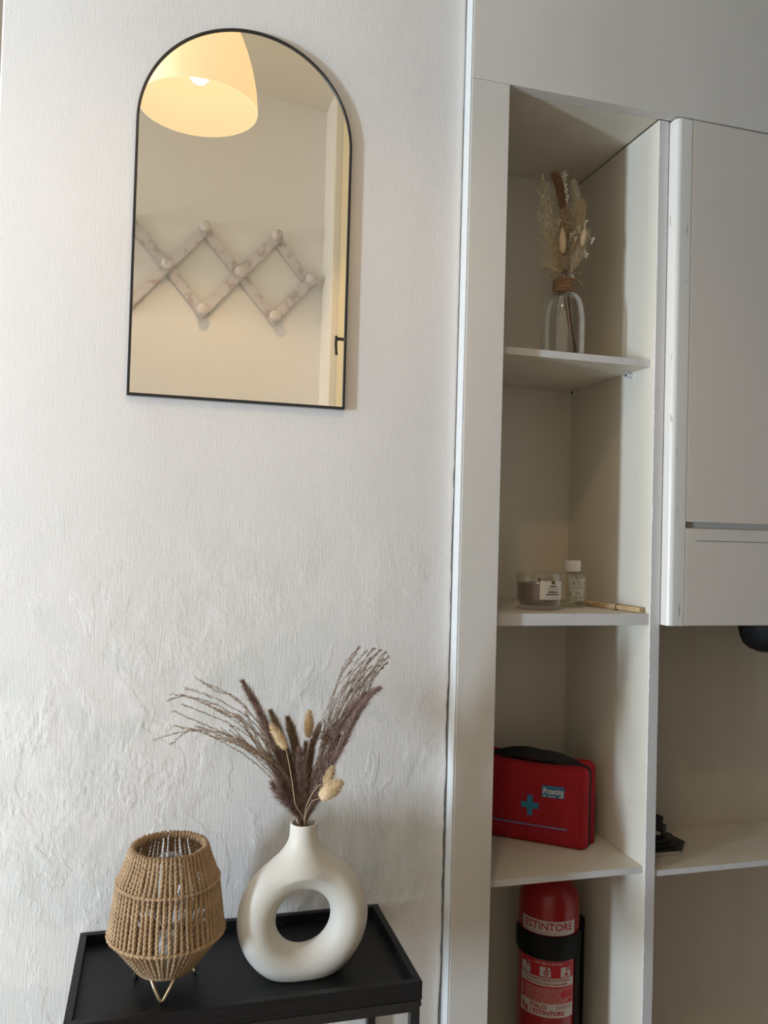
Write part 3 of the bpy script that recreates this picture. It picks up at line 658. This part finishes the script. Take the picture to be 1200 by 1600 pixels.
for i in range(60):
    p = at(rr.uniform(879, 892), rr.uniform(459, 482), BY+rr.uniform(-.006, .006)); q = p+Vector((rr.uniform(-.004, .004), rr.uniform(-.003, .003), -.007)); s = Vector((rr.uniform(-.001, .001), .001, .0006))
    bm.faces.new([bm.verts.new(x) for x in (p-s, p+s, q)])
obj('leaf_bits', bm, m_dark, t, kind='stuff', recalc=False)
def spray(bm, base, tip, side, n, ln, seed, r=.0004, blob=0, bend=.3):
    """a branching twig: main line with forked side twigs ending in grains"""
    rr = random.Random(seed); mid = base.lerp(tip, .5)+Vector(side); Q = spline([base, mid, tip], 16); tube(bm, Q, [r*(1-.5*i/16) for i in range(17)], 3, False)
    for _ in range(n):
        i = rr.randint(3, 15); d = (Q[i+1]-Q[i]).normalized(); u, v = frame(d); a = rr.uniform(0, 6.28); o = u*math.cos(a)+v*math.sin(a)
        p = Q[i]; e = p+(d*.75+o*.6).normalized()*ln*rr.uniform(.5, 1.2); m2 = p.lerp(e, .5)+o*ln*.1; tube(bm, [p, m2, e], r*.62, 3, False)
        for _ in range(3):
            c = m2.lerp(e, rr.random())+Vector((rr.uniform(-1, 1), rr.uniform(-1, 1), rr.uniform(-.6, 1)))*ln*.16
            s = Vector((rr.uniform(-1, 1), rr.uniform(-1, 1), rr.uniform(-1, 1))).normalized()*(blob or .0009); s2 = s.cross(Vector((.3, .8, .5))).normalized()*(blob or .0009)
            bm.faces.new([bm.verts.new(x) for x in (c-s, c-s2, c+s, c+s2)])
bm = nb(); rr = random.Random(77)
for i in range(17):
    tx_ = 833+rr.random()*28; ty = 268+(862-tx_)*.25+rr.random()**2*110+(30 if tx_ < 838 else 0); Yt = BY+rr.uniform(-.03, .035)
    ty = max(ty, 266); b = at(875+rr.uniform(-3, 3), 425, BY); tp = at(tx_+(ty-268)*.1, ty, Yt); spray(bm, b, tp, (-.006, 0, 0), 17, .013, 300+i, .00075, .0010)
obj('airy_sprigs', bm, m_airy, t, kind='stuff', recalc=False, label='pale wispy sprigs on the left')
def bplume(px, mat, wid, n, seed, name, label=None, Y=BY, ln=.016, f0=.05, lean=.7):
    P = spline([at(*q, Y) for q in px], 20); bm = nb(); tube(bm, P, .0007, 4)
    hairs(bm, P, n, f0, lambda f: wid*1.25*min(1, .3+(1-f)*4)*min(1, .4+3*f), ln*.85, lean, .0005, seed, two=0, spread=1.0); return obj(name, bm, mat, t, kind='stuff', recalc=False, label=label)
m_bp = M('rust_brown_plume', (0.34, 0.19, 0.10), 0.9)
bplume([(880, 340), (877, 310), (872, 285), (866, 272)], m_bp, .011, 1500, 1, 'brown_plume', 'rust-brown plume', BY+.005)
bplume([(882, 340), (880, 315), (877, 295), (872, 280)], m_bp, .012, 1500, 2, 'brown_plume', 'rust-brown plume', BY)
bplume([(890, 375), (897, 340), (900, 310), (896, 284)], m_cream, .011, 1600, 3, 'cream_plume', 'creamy feathery plume', BY+.01)
bplume([(892, 400), (903, 365), (908, 335), (909, 314)], m_bunny, .010, 1500, 4, 'tan_plume', 'tan plume', BY-.005)
bplume([(893, 425), (903, 400), (912, 375), (915, 362)], m_cream, .010, 1300, 5, 'cream_plume', 'creamy feathery plume', BY+.005)
bplume([(893, 425), (900, 405), (904, 395), (907, 385)], m_cream, .014, 1500, 6, 'cream_plume', 'creamy feathery plume', BY-.004)
for a, b, wd_ in (((879, 396), (879, 356), .0078), ((909, 385), (914, 355), .007)):
    A, B = at(*a, BY-.018), at(*b, BY-.018); Q = [A.lerp(B, k/10) for k in range(11)]
    bm = nb(); tube(bm, Q, [wd_*max(.1, math.sin(PI*min(1, (.05+.92*k/10)**.8)))**.7*1.05 for k in range(11)], 12); obj('bunny_tail', bm, m_bunny, t, smooth=True)
bm = nb(); rr = random.Random(5)
for i in range(20):
    x, y = rr.uniform(866, 897), rr.uniform(322, 352); spray(bm, at(882, 375, BY), at(x, y, BY+rr.uniform(-.02, .01)), (0, 0, 0), 14, .009, 500+i, .0005, .0011)
for i in range(20):
    x, y = rr.uniform(858, 886), rr.uniform(360, 395); spray(bm, at(880, 425, BY), at(x, y, BY+rr.uniform(-.02, .01)), (0, 0, 0), 12, .008, 540+i, .0005, .0011)
obj('golden_twigs', bm, m_stem, t, kind='stuff', recalc=False)
bm = nb()
for i in range(900):
    f = rr.random(); x, y = rr.gauss(884, 6.5), rr.uniform(328, 430); 
    if y > 395: x = rr.uniform(871, 908) if y > 408 else rr.uniform(871, 896)
    p = at(x, y, BY+rr.uniform(-.010, .012)); s = Vector([rr.uniform(-1, 1) for _ in range(3)]).normalized()*rr.uniform(.001, .0026); s2 = s.cross(Vector((.2, .9, .3))).normalized()*rr.uniform(.0008, .002)
    bm.faces.new([bm.verts.new(q) for q in (p-s, p-s2, p+s, p+s2)])
obj('moss_filler', bm, m_moss, t, kind='stuff', recalc=False, label='dark brown mossy filler')
bm = nb()
for i, (x, y) in enumerate(((907, 362), (904, 358), (898, 368), (900, 374), (893, 370), (915, 350), (926, 377), (917, 400), (914, 396), (884, 278), (881, 274), (884, 290), (886, 300), (886, 312), (874, 348))):
    spray(bm, at(x-2, y+6, BY-.012), at(x, y-4, BY-.016), (0, 0, 0), 12, .006, 600+i, .0006, .0013)
for a, b in (((912, 366), (916, 346)), ((914, 358), (926, 377)), ((888, 322), (879, 276))):
    tube(bm, [at(*a, BY-.012), at(*b, BY-.014)], .0007, 4)
obj('white_blooms', bm, m_white, t, kind='stuff', recalc=False, label='tiny cream-white blossoms')

# ------------------------------------------------------------------ candle
S2 = 1.3456; CX, CY = .7915, 1.600; cr_ = .0505; cb = .0405
t = thing('glass_candle', 'taupe wax candle in a clear glass tumbler with a white label', 'candle', (CX, CY, S2))
out = [(0, S2+.0003), (cb*.9, S2+.0003), (cb, S2+.002), (cb+.005, S2+.010), (cr_*.955, S2+.020), (cr_, S2+.0775)]
inn = [(cr_-.0022, S2+.0775), (cr_*.955-.0025, S2+.022), (cb+.002, S2+.012), (0, S2+.010)]
bm = nb(); lathe(bm, out+inn, CX, CY, 56); obj('tumbler', bm, m_glass, t, smooth=True)
wr = lambda z: cr_*.955-.0028+(cr_*.045)*(z-.022)/.055
bm = nb(); lathe(bm, [(0, S2+.0104), (cb, S2+.0104), (cb+.0022, S2+.0125), (wr(.022), S2+.0222), (wr(.056), S2+.0560), (0, S2+.0555)], CX, CY, 48); flat(obj('wax', bm, m_wax, t))
bm = nb(); box(bm, CX-.004, CX+.004, CY-.0008, CY+.0008, S2+.05, S2+.066); obj('wick', bm, m_wick, t)
def cyl_fn(cx, cy_, rad, a0, zc):
    def f(u, v):
        a = a0+u/rad; return Vector((cx+rad*math.cos(a), cy_+rad*math.sin(a), zc+v))
    return f
lc = math.radians(-90+ 5); lz = S2+.0425
lt = lambda z: cr_*.955+(cr_*.045)*(z-.020)/.0575
rr_ = lt(.0425)+.0009
f = cyl_fn(CX, CY, rr_+.0010, lc, lz)
lab = nb(); add_geo(lab, rect_geo(-.0265, .0290, -.0190, .0195, 12, 1), f)
lo_ = obj('paper_label', lab, m_paper, t, recalc=False)
f2 = cyl_fn(CX, CY, rr_+.0013, lc, lz); bm = nb()
for s, sz, y in (('TREATS', .0052, .0070), ('MARBLE &', .0050, -.0045), ('CEDARWOOD', .0050, -.0098)):
    V, Fc = text_geo(s, sz, .00022); add_geo(bm, ([(x+.003, yy+y) for x, yy in V], Fc), f2)
V, Fc = text_geo('biodegradable wax', .0040, 0); add_geo(bm, ([(x+.003+yy*.25, yy+.0020) for x, yy in V], Fc), f2)
add_geo(bm, rect_geo(-.016, .022, -.0150, -.0146, 8, 1), f2); obj('label_lettering', bm, m_ink, lo_, kind='stuff', recalc=False)
bm = nb(); add_geo(bm, rect_geo(-.0015, .0075, .0132, .0195, 3, 1), f2); obj('label_emblem', bm, m_gold, lo_, recalc=False)

# ------------------------------------------------------------------ diffuser bottle
DX_, DY_ = .8985, 1.655; dr_ = .0318
t = thing('diffuser_bottle', 'short glass bottle with white cap and leaf print behind the candle', 'bottle', (DX_, DY_, S2))
H_ = .0745
out = [(0, S2+.0004), (dr_*.9, S2+.0004), (dr_, S2+.003), (dr_, S2+H_-.003), (dr_-.002, S2+H_), (.0135, S2+H_+.001), (.0125, S2+H_+.004), (.0125, S2+.092), (.0105, S2+.092), (.0105, S2+H_+.002), (dr_-.004, S2+H_-.002), (dr_-.002, S2+H_-.005), (dr_-.002, S2+.006), (0, S2+.005)]
bm = nb(); lathe(bm, out, DX_, DY_, 48); flat(obj('bottle_glass', bm, m_glass, t), .9)
bm = nb(); lathe(bm, [(0, S2+.0052), (dr_-.0022, S2+.0062), (dr_-.0022, S2+.0165), (0, S2+.0165)], DX_, DY_, 40); flat(obj('oil', bm, glass('scented_oil', (.93, .93, .82)), t))
bm = nb(); lathe(bm, [(.0130, S2+.0795), (.0190, S2+.0795), (.0194, S2+.0805), (.0194, S2+.1020), (.0186, S2+.1030), (0, S2+.1030)], DX_, DY_, 40); flat(obj('cap', bm, m_cap, t))
f = cyl_fn(DX_, DY_, dr_+.0002, math.radians(-90), S2+.0375); fl = cyl_fn(DX_, DY_, dr_+.0005, math.radians(-90), S2+.0375)
mfr = bpy.data.materials.new('frosted_panel'); mfr.use_nodes = True; _n = mfr.node_tree; _b = _n.nodes['Principled BSDF']; _b.inputs['Base Color'].default_value = (.86, .84, .79, 1); _b.inputs['Alpha'].default_value = .45; _b.inputs['Roughness'].default_value = .6
bm = nb(); add_geo(bm, rect_geo(-.016, .030, -.022, .030, 12, 1), f); pp = obj('print_panel', bm, mfr, t, recalc=False)
bm = nb(); rr = random.Random(4)
for i in range(5):
    for j in range(5):
        cx_ = -.013+i*.0095+rr.uniform(-.002, .002); cz_ = -.018+j*.0112+rr.uniform(-.002, .002); a = rr.uniform(0, PI); l = rr.uniform(.0026, .0046)
        for s in (-.6, 0, .6):
            d = (math.cos(a+s), math.sin(a+s)); q = (-d[1], d[0])
            add_geo(bm, ([(cx_, cz_), (cx_+d[0]*l+q[0]*l*.28, cz_+d[1]*l+q[1]*l*.28), (cx_+d[0]*l*1.9, cz_+d[1]*l*1.9), (cx_+d[0]*l-q[0]*l*.28, cz_+d[1]*l-q[1]*l*.28)], [(0, 1, 2, 3)]), fl)
obj('leaf_print', bm, m_leaf, pp, kind='stuff', recalc=False)

# ------------------------------------------------------------------ reed sticks
E0 = at(1006, 950.5, 1.505); E0 = Vector((.9805, 1.506, S2+.0065)); E1 = Vector((.9420, 1.700, S2+.0052)); E2 = E1+(E1-E0)*.12
t = thing('reed_bundle', 'bundle of pale wooden reed sticks tied with black elastic beside the bottle', 'reed sticks', E0.lerp(E1, .4))
d = (E1-E0).normalized(); u, v = frame(d); rr = random.Random(2)
for i in range(7):
    a = 2*PI*i/6; o = (u*math.cos(a)+v*math.sin(a))*(.0037 if i < 6 else 0); s = 1+rr.uniform(.1, .35)
    A_ = E0+o+d*rr.uniform(0, .002); B_ = E1+o*s; B_.z = max(B_.z, S2+.002)
    bm = nb(); tube(bm, [A_, B_], .00175, 8); obj('reed_stick', bm, m_reed, t)
K = E0.lerp(E1, .36); bm = nb(); tube(bm, [K+(u*math.cos(a)+v*math.sin(a))*.0058 for a in [2*PI*k/24 for k in range(25)]], .0012, 6, False)
tube(bm, spline([K+Vector((0, -.001, -.0048)), K+Vector((-.007, -.003, -.0058)), K+Vector((-.013, -.001, -.0056))], 8), .0006, 5)
obj('elastic_tie', bm, m_elastic, t, smooth=True, label='black elastic tie')

# ------------------------------------------------------------------ first-aid bag
S3 = .8215
FR = Vector((.9135, 1.5955, S3)); ud = Vector((-.786, .618, 0)).normalized(); nd = Vector((-ud.y, ud.x, 0)); nd = Vector((-.618, -.786, 0)).normalized()
BL, BH, BT = .262, .173, .084
t = thing('first_aid_bag', 'red zipped first-aid bag with blue cross on the lowest niche shelf', 'bag', FR+ud*BL/2-nd*BT/2)
bul = lambda u_, v_: .0065*(1-abs(2*u_/BL-1)**3)*(1-abs(2*v_/BH-1)**3)
sag = lambda u_: -.006*math.sin(PI*u_/BL)**2+.0035*(u_/BL)
def W(u_, v_, w_): return FR+ud*u_+Vector((0, 0, v_))+nd*w_
def rrect(u_, v_):  # rounded corners: squeezes a unit square parameter to a rounded rectangle
    return u_, v_
def half(w_in, w_out, rc=.016, puff=0):
    bm = nb(); nu, nv = 34, 24; G = []
    def rim(a, s):   # point on rounded rectangle outline scaled by s
        pass
    layers = [(w_in, .0015, 0), (w_in+(w_out-w_in)*.10, -.001-puff*.5, 0), (w_in+(w_out-w_in)*.40, -.002-puff, 0), (w_in+(w_out-w_in)*.78, -puff*.6, 0), (w_in+(w_out-w_in)*.93, .0030, .2), (w_out, .0080, .6)]
    def outline(ins, n=18):
        P = []; r = rc
        for cx_, cz_, a0 in ((BL-ins-r, BH-ins-r, 0), (ins+r, BH-ins-r, PI/2), (ins+r, ins+r*.6, PI), (BL-ins-r, ins+r*.6, 1.5*PI)):
            for k in range(n//3+1):
                a = a0+PI/2*k/(n//3); rz = r if cz_ > BH/2 else r*.6; P.append((cx_+r*math.cos(a), max(0.0004, cz_+rz*math.sin(a))))
        out = []
        for i in range(len(P)):
            a, b = P[i], P[(i+1) % len(P)]; L_ = math.hypot(b[0]-a[0], b[1]-a[1]); m_ = max(1, int(L_/.012))
            for k in range(m_): out.append((a[0]+(b[0]-a[0])*k/m_, a[1]+(b[1]-a[1])*k/m_))
        return out
    base = outline(0); N_ = len(base); rings = []
    for w_, ins, _ in layers:
        ring = []
        for (a, b) in base:
            ca, cb_ = (a-BL/2)/(BL/2), (b-BH/2)/(BH/2); u_ = BL/2+(BL/2-ins)*ca; v_ = BH/2+(BH/2-ins)*cb_
            v_ += sag(u_)*max(0, v_/BH)**2; ring.append(bm.verts.new(W(u_, max(v_, .0003 if w_ != w_out else .003), w_)))
        rings.append(ring)
    sgn = 1 if w_out > w_in else -1
    for s in (.9, .75, .55, .3, .1):   # face rings shrinking to the centre with the bulge
        ring = []
        for (a, b) in base:
            ca, cb_ = (a-BL/2)/(BL/2), (b-BH/2)/(BH/2); u_ = BL/2+(BL/2-.008)*ca*s; v_ = BH/2+(BH/2-.008)*cb_*s; sg = sag(u_)*max(0, v_/BH)**2
            ring.append(bm.verts.new(W(u_, v_+sg, w_out+sgn*bul(u_, v_))))
        rings.append(ring)
    for a, b in zip(rings, rings[1:]):
        for k in range(N_): bm.faces.new((a[k], a[(k+1) % N_], b[(k+1) % N_], b[k]))
    bm.faces.new(rings[0]); bm.faces.new(rings[-1]); return bm, base
bm, base = half(-.034, 0); obj('front_body', bm, m_red, t, smooth=True)
bm, _ = half(-.047, -BT, puff=.007); obj('back_body', bm, m_red, t, smooth=True)
bm = nb(); N_ = len(base); Rg = []
for w_, ins in ((-.0335, -.0010), (-.0335, .0050), (-.0475, .0050), (-.0475, -.0015), (-.0405, -.0032)):
    ring = []
    for (a, b) in base:
        ca, cb_ = (a-BL/2)/(BL/2), (b-BH/2)/(BH/2); u_ = BL/2+(BL/2-ins)*ca; v_ = BH/2+(BH/2-ins)*cb_; v_ += sag(u_)*max(0, v_/BH)**2
        ring.append(bm.verts.new(W(u_, max(v_, .0003), w_)))
    Rg.append(ring)
for i in range(5):
    a, b = Rg[i], Rg[(i+1) % 5]
    for k in range(N_): bm.faces.new((a[k], a[(k+1) % N_], b[(k+1) % N_], b[k]))
obj('zipper', bm, m_zip, t, smooth=True, label='black zip running round the middle')
# carrying strap over the top
P = spline([W(.016, BH-.002, -.040), W(.040, BH+.004, -.038), W(.075, BH+.013, -.034), W(.105, BH+.014, -.032), W(.140, BH+.017, -.032), W(.175, BH+.012, -.034), W(.205, BH+.004, -.038), W(.235, BH-.001, -.040)], 36)
bm = nb(); pv = None
for i, p in enumerate(P):
    f_ = i/36; tw_ = .50*math.sin(PI*f_)**.7; d = (P[min(i+1, 36)]-P[max(i-1, 0)]).normalized(); s = (nd*math.cos(tw_*2.2)+d.cross(nd)*math.sin(tw_*2.2)*-1).normalized()*.0125; nn = d.cross(s).normalized()*.0013
    row = [bm.verts.new(p+a) for a in (-s-nn, s-nn, s+nn, -s+nn)]
    if pv:
        for a in range(4): bm.faces.new((pv[a], pv[(a+1) % 4], row[(a+1) % 4], row[a]))
    pv = row
obj('carry_strap', bm, m_zip, t, label='wide black carrying strap')
bm = nb(); tube(bm, [W(.222+.004*math.cos(a), BH+.0075, -.035+.006*math.sin(a)) for a in [2*PI*k/16 for k in range(17)]], .0012, 5, False); obj('strap_ring', bm, M('dark_metal', (.1, .1, .1), .4, metal=.8), t, smooth=True)
# prints on the front: u measured from the right-hand edge, mirrored so that text reads left to right
def FP(h=.0012):
    def f(x, y):
        u_ = BL-x; v_ = y; return W(u_, v_+sag(u_)*max(0, v_/BH)**2, bul(u_, v_)+h)
    return f
pf, pf2 = FP(), FP(.0020)
tg = nb(); add_geo(tg, rect_geo(.166, .215, .108, .134, 4, 3), pf); tg = obj('brand_tag', tg, m_blue2, t, recalc=False, label='blue name tag with white lettering')
bm = nb(); V, Fc = text_geo('iProtecting', .0185, .0002, sx=.56); add_geo(bm, ([(x+.1905, y+.1165) for x, y in V], Fc), pf2)
for a, b in ((.169, .175), (.180, .187), (.190, .196), (.204, .212)): add_geo(bm, rect_geo(a, b, .1105, .1120), pf2)
obj('tag_lettering', bm, m_paper, tg, kind='stuff', recalc=False)
bm = nb(); cx_, cz_ = .1400, .086
for a in ((-.006, .006, -.0225, .0225), (-.0195, -.006, -.0068, .0068), (.006, .0195, -.0068, .0068)): add_geo(bm, rect_geo(cx_+a[0], cx_+a[1], cz_+a[2], cz_+a[3], 1, 3), pf)
obj('cross_print', bm, m_blue, t, recalc=False, label='blue cross')
bm = nb(); n = 48; V = [(cx_+r*.92*math.cos(2*PI*k/n), cz_+r*math.sin(2*PI*k/n)) for r in (.0268, .0275) for k in range(n)]
add_geo(bm, (V, [(k, (k+1) % n, n+(k+1) % n, n+k) for k in range(n)]), pf); obj('ring_print', bm, m_redline, t, recalc=False)
bm = nb(); add_geo(bm, rect_geo(.020, .222, .0400, .0442, 12, 1), pf); obj('line_print', bm, m_purple, t, recalc=False)
bm = nb(); V, Fc = text_geo('KIT  PRONTO SOCCORSO    FIRST AID EQUIPMENT', .0072, 0, sx=.78); add_geo(bm, ([(x+.130, y+.0285) for x, y in V], Fc), pf); obj('lower_lettering', bm, m_redline, t, kind='stuff', recalc=False)
bm = nb()                                            # seam piping down the right end of the front
pts = [W(.012, v_*BH, .0015+bul(.012, v_*BH)) for v_ in [.04+.88*k/24 for k in range(25)]]; tube(bm, pts, .0011, 6); obj('seam_piping', bm, m_red, t, smooth=True)

# ------------------------------------------------------------------ fire extinguisher
EX, EY, ER = .8835, 1.70, .0680
t = thing('fire_extinguisher', 'red fire extinguisher held by a black strap at the foot of the niche', 'fire extinguisher', (EX, EY, .16))
prof = [(0, .16), (ER-.006, .16), (ER, .17), (ER, .678), (ER*.985, .692), (ER*.94, .704), (ER*.85, .716), (ER*.68, .728), (ER*.45, .737), (.018, .740), (.018, .745), (0, .745)]
bm = nb(); lathe(bm, prof, EX, EY, 72); flat(obj('cylinder', bm, m_ext, t), .7)
bm = nb(); box(bm, EX-.012, EX+.012, EY-.012, EY+.012, .745, .765, .002); box(bm, EX-.008, EX+.008, EY-.05, EY+.01, .765, .772, .001); box(bm, EX-.008, EX+.008, EY-.045, EY+.01, .782, .788, .001); box(bm, EX-.006, EX+.006, EY, EY+.008, .770, .785)
obj('valve', bm, m_rubber, t)
obj('wall_bracket', bx(.9540, .9930, 1.7300, 1.7500, .22, .6120, .002), m_rubber, t, label='black bracket bar fixed to the partition')
bm = nb(); N3 = 40; pv = None
for k in range(N3+1):
    a = math.radians(-61+175*k/N3); c_, s_ = math.cos(a), math.sin(a); row = [bm.verts.new((EX+r*c_, EY+r*s_, z)) for r, z in ((ER+.0004, .22), (ER+.0028, .221), (ER+.0028, .611), (ER+.0004, .612))]
    if pv:
        for a_ in range(3): bm.faces.new((pv[a_], pv[a_+1], row[a_+1], row[a_]))
    pv = row
flat(obj('cradle', bm, m_rubber, t, label='black curved cradle behind the cylinder')); bm = nb()
hs = .0262; zc = .6015; pts = []
rb = ER+.0034; A0 = math.radians(-205); A1 = math.radians(25); n = 48; pv = None
for k in range(n+1):
    a = A0+(A1-A0)*k/n; c_, s_ = math.cos(a), math.sin(a)
    row = [bm.verts.new((EX+r*c_, EY+r*s_, zc+z)) for r, z in ((ER+.0030, -hs), (rb, -hs+.001), (rb+.001, 0), (rb, hs-.001), (ER+.0030, hs))]
    if pv:
        for a_ in range(4): bm.faces.new((pv[a_], pv[a_+1], row[a_+1], row[a_]))
    pv = row
flat(obj('strap', bm, m_rubber, t, label='wide black holding strap'))
view = math.atan2(0-EY, 0-EX)                       # direction from the cylinder to the room's left, where the sticker faces
af = math.radians(-117.5)
def CF(h):
    g = cyl_fn(EX, EY, ER+h, af, 0); return lambda u_, v_: g((u_-.004)*1.16, v_)
c1, c2, c3 = CF(.0004), CF(.0009), CF(.0013)
sx0, sx1 = -.0520, .0600
up_ = nb(); add_geo(up_, rect_geo(sx0, sx1, .6285, .6590, 24, 1), c1); sk = obj('name_sticker', up_, m_extw, t, recalc=False, smooth=True, label='white sticker reading ESTINTORE')
bm = nb(); V, Fc = text_geo('ESTINTORE', .0225, .0004, sx=.86); add_geo(bm, ([(x+.004, y+.6395) for x, y in V], Fc), c2)
V, Fc = text_geo('PORTATILE A POLVERE    KG 6', .0055, 0); add_geo(bm, ([(x-.012, y+.6315) for x, y in V], Fc), c2); obj('sticker_lettering', bm, m_extt, sk, kind='stuff', recalc=False)
lw = nb(); add_geo(lw, rect_geo(sx0-.001, sx1-.001, .4520, .5740, 24, 1), c1); sk = obj('instruction_sticker', lw, m_extw, t, recalc=False, smooth=True, label='red and white instruction sticker with icons')
bm = nb()
for a in ((sx0, sx1-.002, .5370, .5735), (sx0, sx1-.002, .4820, .5185)): add_geo(bm, rect_geo(*a, 24, 1), c2)
obj('red_field', bm, m_extr, sk, recalc=False)
bm = nb()
for x in (-.040, 0, .040): add_geo(bm, rect_geo(x-.0105, x+.0105, .5395, .5605, 4, 1), c3)
V, Fc = text_geo('USO DELLA POLVERE', .0058, .0001); add_geo(bm, ([(x+.006, y+.5660) for x, y in V], Fc), c3)
for x in (-.036,): 
    add_geo(bm, rect_geo(x-.006, x+.012, .5640, .5650, 3, 1), c3)
add_geo(bm, rect_geo(-.0495, -.0470, .4860, .5150, 1, 1), c3)
rr = random.Random(8)
for i in range(8):
    y = .5125-i*.0040; x = -.042
    while x < (.054 if i in (0, 5) else rr.uniform(.025, .045)):
        l = rr.uniform(.003, .009); add_geo(bm, rect_geo(x, min(x+l, .056), y, y+.0014, 2, 1), c3); x += l+.0013
obj('white_print', bm, m_extw, sk, kind='stuff', recalc=False)
bm = nb(); c4 = CF(.0017)
for x, s in ((-.033, 'A'), (.0065, 'B'), (.0465, 'C')):
    add_geo(bm, rect_geo(x-.0055, x+.0055, .5520, .5630, 2, 1), c4)
V = [(-.0045, .5480), (.0015, .5555), (.0075, .5480), (.0015, .5405)]; add_geo(bm, (V, [(0, 1, 2, 3)]), c4)
V = [(-.048, .543), (-.040, .5465), (-.032, .543), (-.040, .5445)]; add_geo(bm, (V, [(0, 1, 2, 3)]), c4); V = [(.036, .545), (.042, .549), (.047, .545), (.042, .541)]; add_geo(bm, (V, [(0, 1, 2, 3)]), c4)
for s, y in (('UTILIZZABILE SU APPARECCHI IN TENSIONE', .5298), ('DOPO L\'USO IN LOCALI CHIUSI AERARE', .5218)):
    V, Fc = text_geo(s, .0064, .0001, sx=.72); add_geo(bm, ([(x+.003, yy+y) for x, yy in V], Fc), c2)
for s, y in (('ITALO', .4690), ('L\'ESTINTORE', .4570)):
    V, Fc = text_geo(s, .0125, .0004, 'LEFT', sx=.95); add_geo(bm, ([(x-.030, yy+y) for x, yy in V], Fc), c2)
for k in range(3): add_geo(bm, ([(-.050, .475-k*.005), (-.034, .466-k*.004), (-.034, .462-k*.004), (-.044, .467-k*.005)], [(0, 1, 2, 3)]), c2)
for k in range(3): add_geo(bm, rect_geo(.022, .054, .4775-k*.003, .4783-k*.003, 4, 1), c2)
obj('red_print', bm, m_extt, sk, kind='stuff', recalc=False)
bm = nb(); c5 = CF(.0021)
for x, s in ((-.033, 'A'), (.0065, 'B'), (.0465, 'C')):
    V, Fc = text_geo(s, .0105, .0003); add_geo(bm, ([(a+x, b+.5535) for a, b in V], Fc), c5)
add_geo(bm, rect_geo(-.0022, .0052, .5474, .5486), c5); add_geo(bm, rect_geo(.0009, .0021, .5443, .5517), c5); obj('class_letters', bm, m_extw, sk, kind='stuff', recalc=False)

# ------------------------------------------------------------------ stack of black pads on the right shelf
S4 = .8120
t = thing('pad_stack', 'small leaning pile of black pads with pale edges on the right shelf', 'stationery', (1.075, 1.60, S4))
def tri_prism(P, y0, y1, z0, z1, mat, name, bev=.0008, **k):
    bm = nb(); prism(bm, P, lambda a, b, h: (a, b, h), z0, z1, bev); return obj(name, bm, mat, t, **k)
tri_prism([(1.024, 1.566), (1.124, 1.5625), (1.150, 1.590), (1.140, 1.660), (1.030, 1.690)], 0, 0, S4+.0006, S4+.0085, m_pad, 'base_pad', label='pale block underneath')
tri_prism([(1.024, 1.564), (1.128, 1.5605), (1.165, 1.600), (1.150, 1.665), (1.028, 1.692)], 0, 0, S4+.0090, S4+.0135, m_dgrey, 'black_cover')
tri_prism([(1.024, 1.572), (1.118, 1.570), (1.150, 1.600), (1.140, 1.660), (1.028, 1.690)], 0, 0, S4+.0140, S4+.0205, m_dgrey, 'black_notebook')
tri_prism([(1.024, 1.580), (1.110, 1.578), (1.134, 1.602), (1.120, 1.655), (1.028, 1.688)], 0, 0, S4+.0210, S4+.0300, m_dgrey, 'black_notebook')
tri_prism([(1.024, 1.590), (1.100, 1.588), (1.118, 1.602), (1.110, 1.655), (1.028, 1.686)], 0, 0, S4+.0305, S4+.0520, m_dgrey, 'black_case')
def slab(Q, h0, h1):
    Q = [Vector(q) for q in Q]; nn = (Q[1]-Q[0]).cross(Q[3]-Q[0]).normalized(); bm = nb()
    A = [bm.verts.new(q+nn*h0) for q in Q]; B = [bm.verts.new(q+nn*h1) for q in Q]; bm.faces.new(A); bm.faces.new(B)
    for i in range(4): bm.faces.new((A[i], A[(i+1) % 4], B[(i+1) % 4], B[i]))
    bmesh.ops.bevel(bm, geom=bm.edges[:], offset=.0006, segments=2, affect='EDGES'); return bm
QL = [(1.082, 1.575, S4+.040), (1.115, 1.615, S4+.057), (1.060, 1.650, S4+.078), (1.028, 1.610, S4+.060)]
tp = obj('leaning_pad', slab(QL, 0, .0085), m_pad, t, label='pale-edged pad leaning at a slant')
obj('pad_cover', slab(QL, .0088, .0120), m_dgrey, tp)

for o in list(bpy.data.objects):
    if '_o' in o: del o['_o']
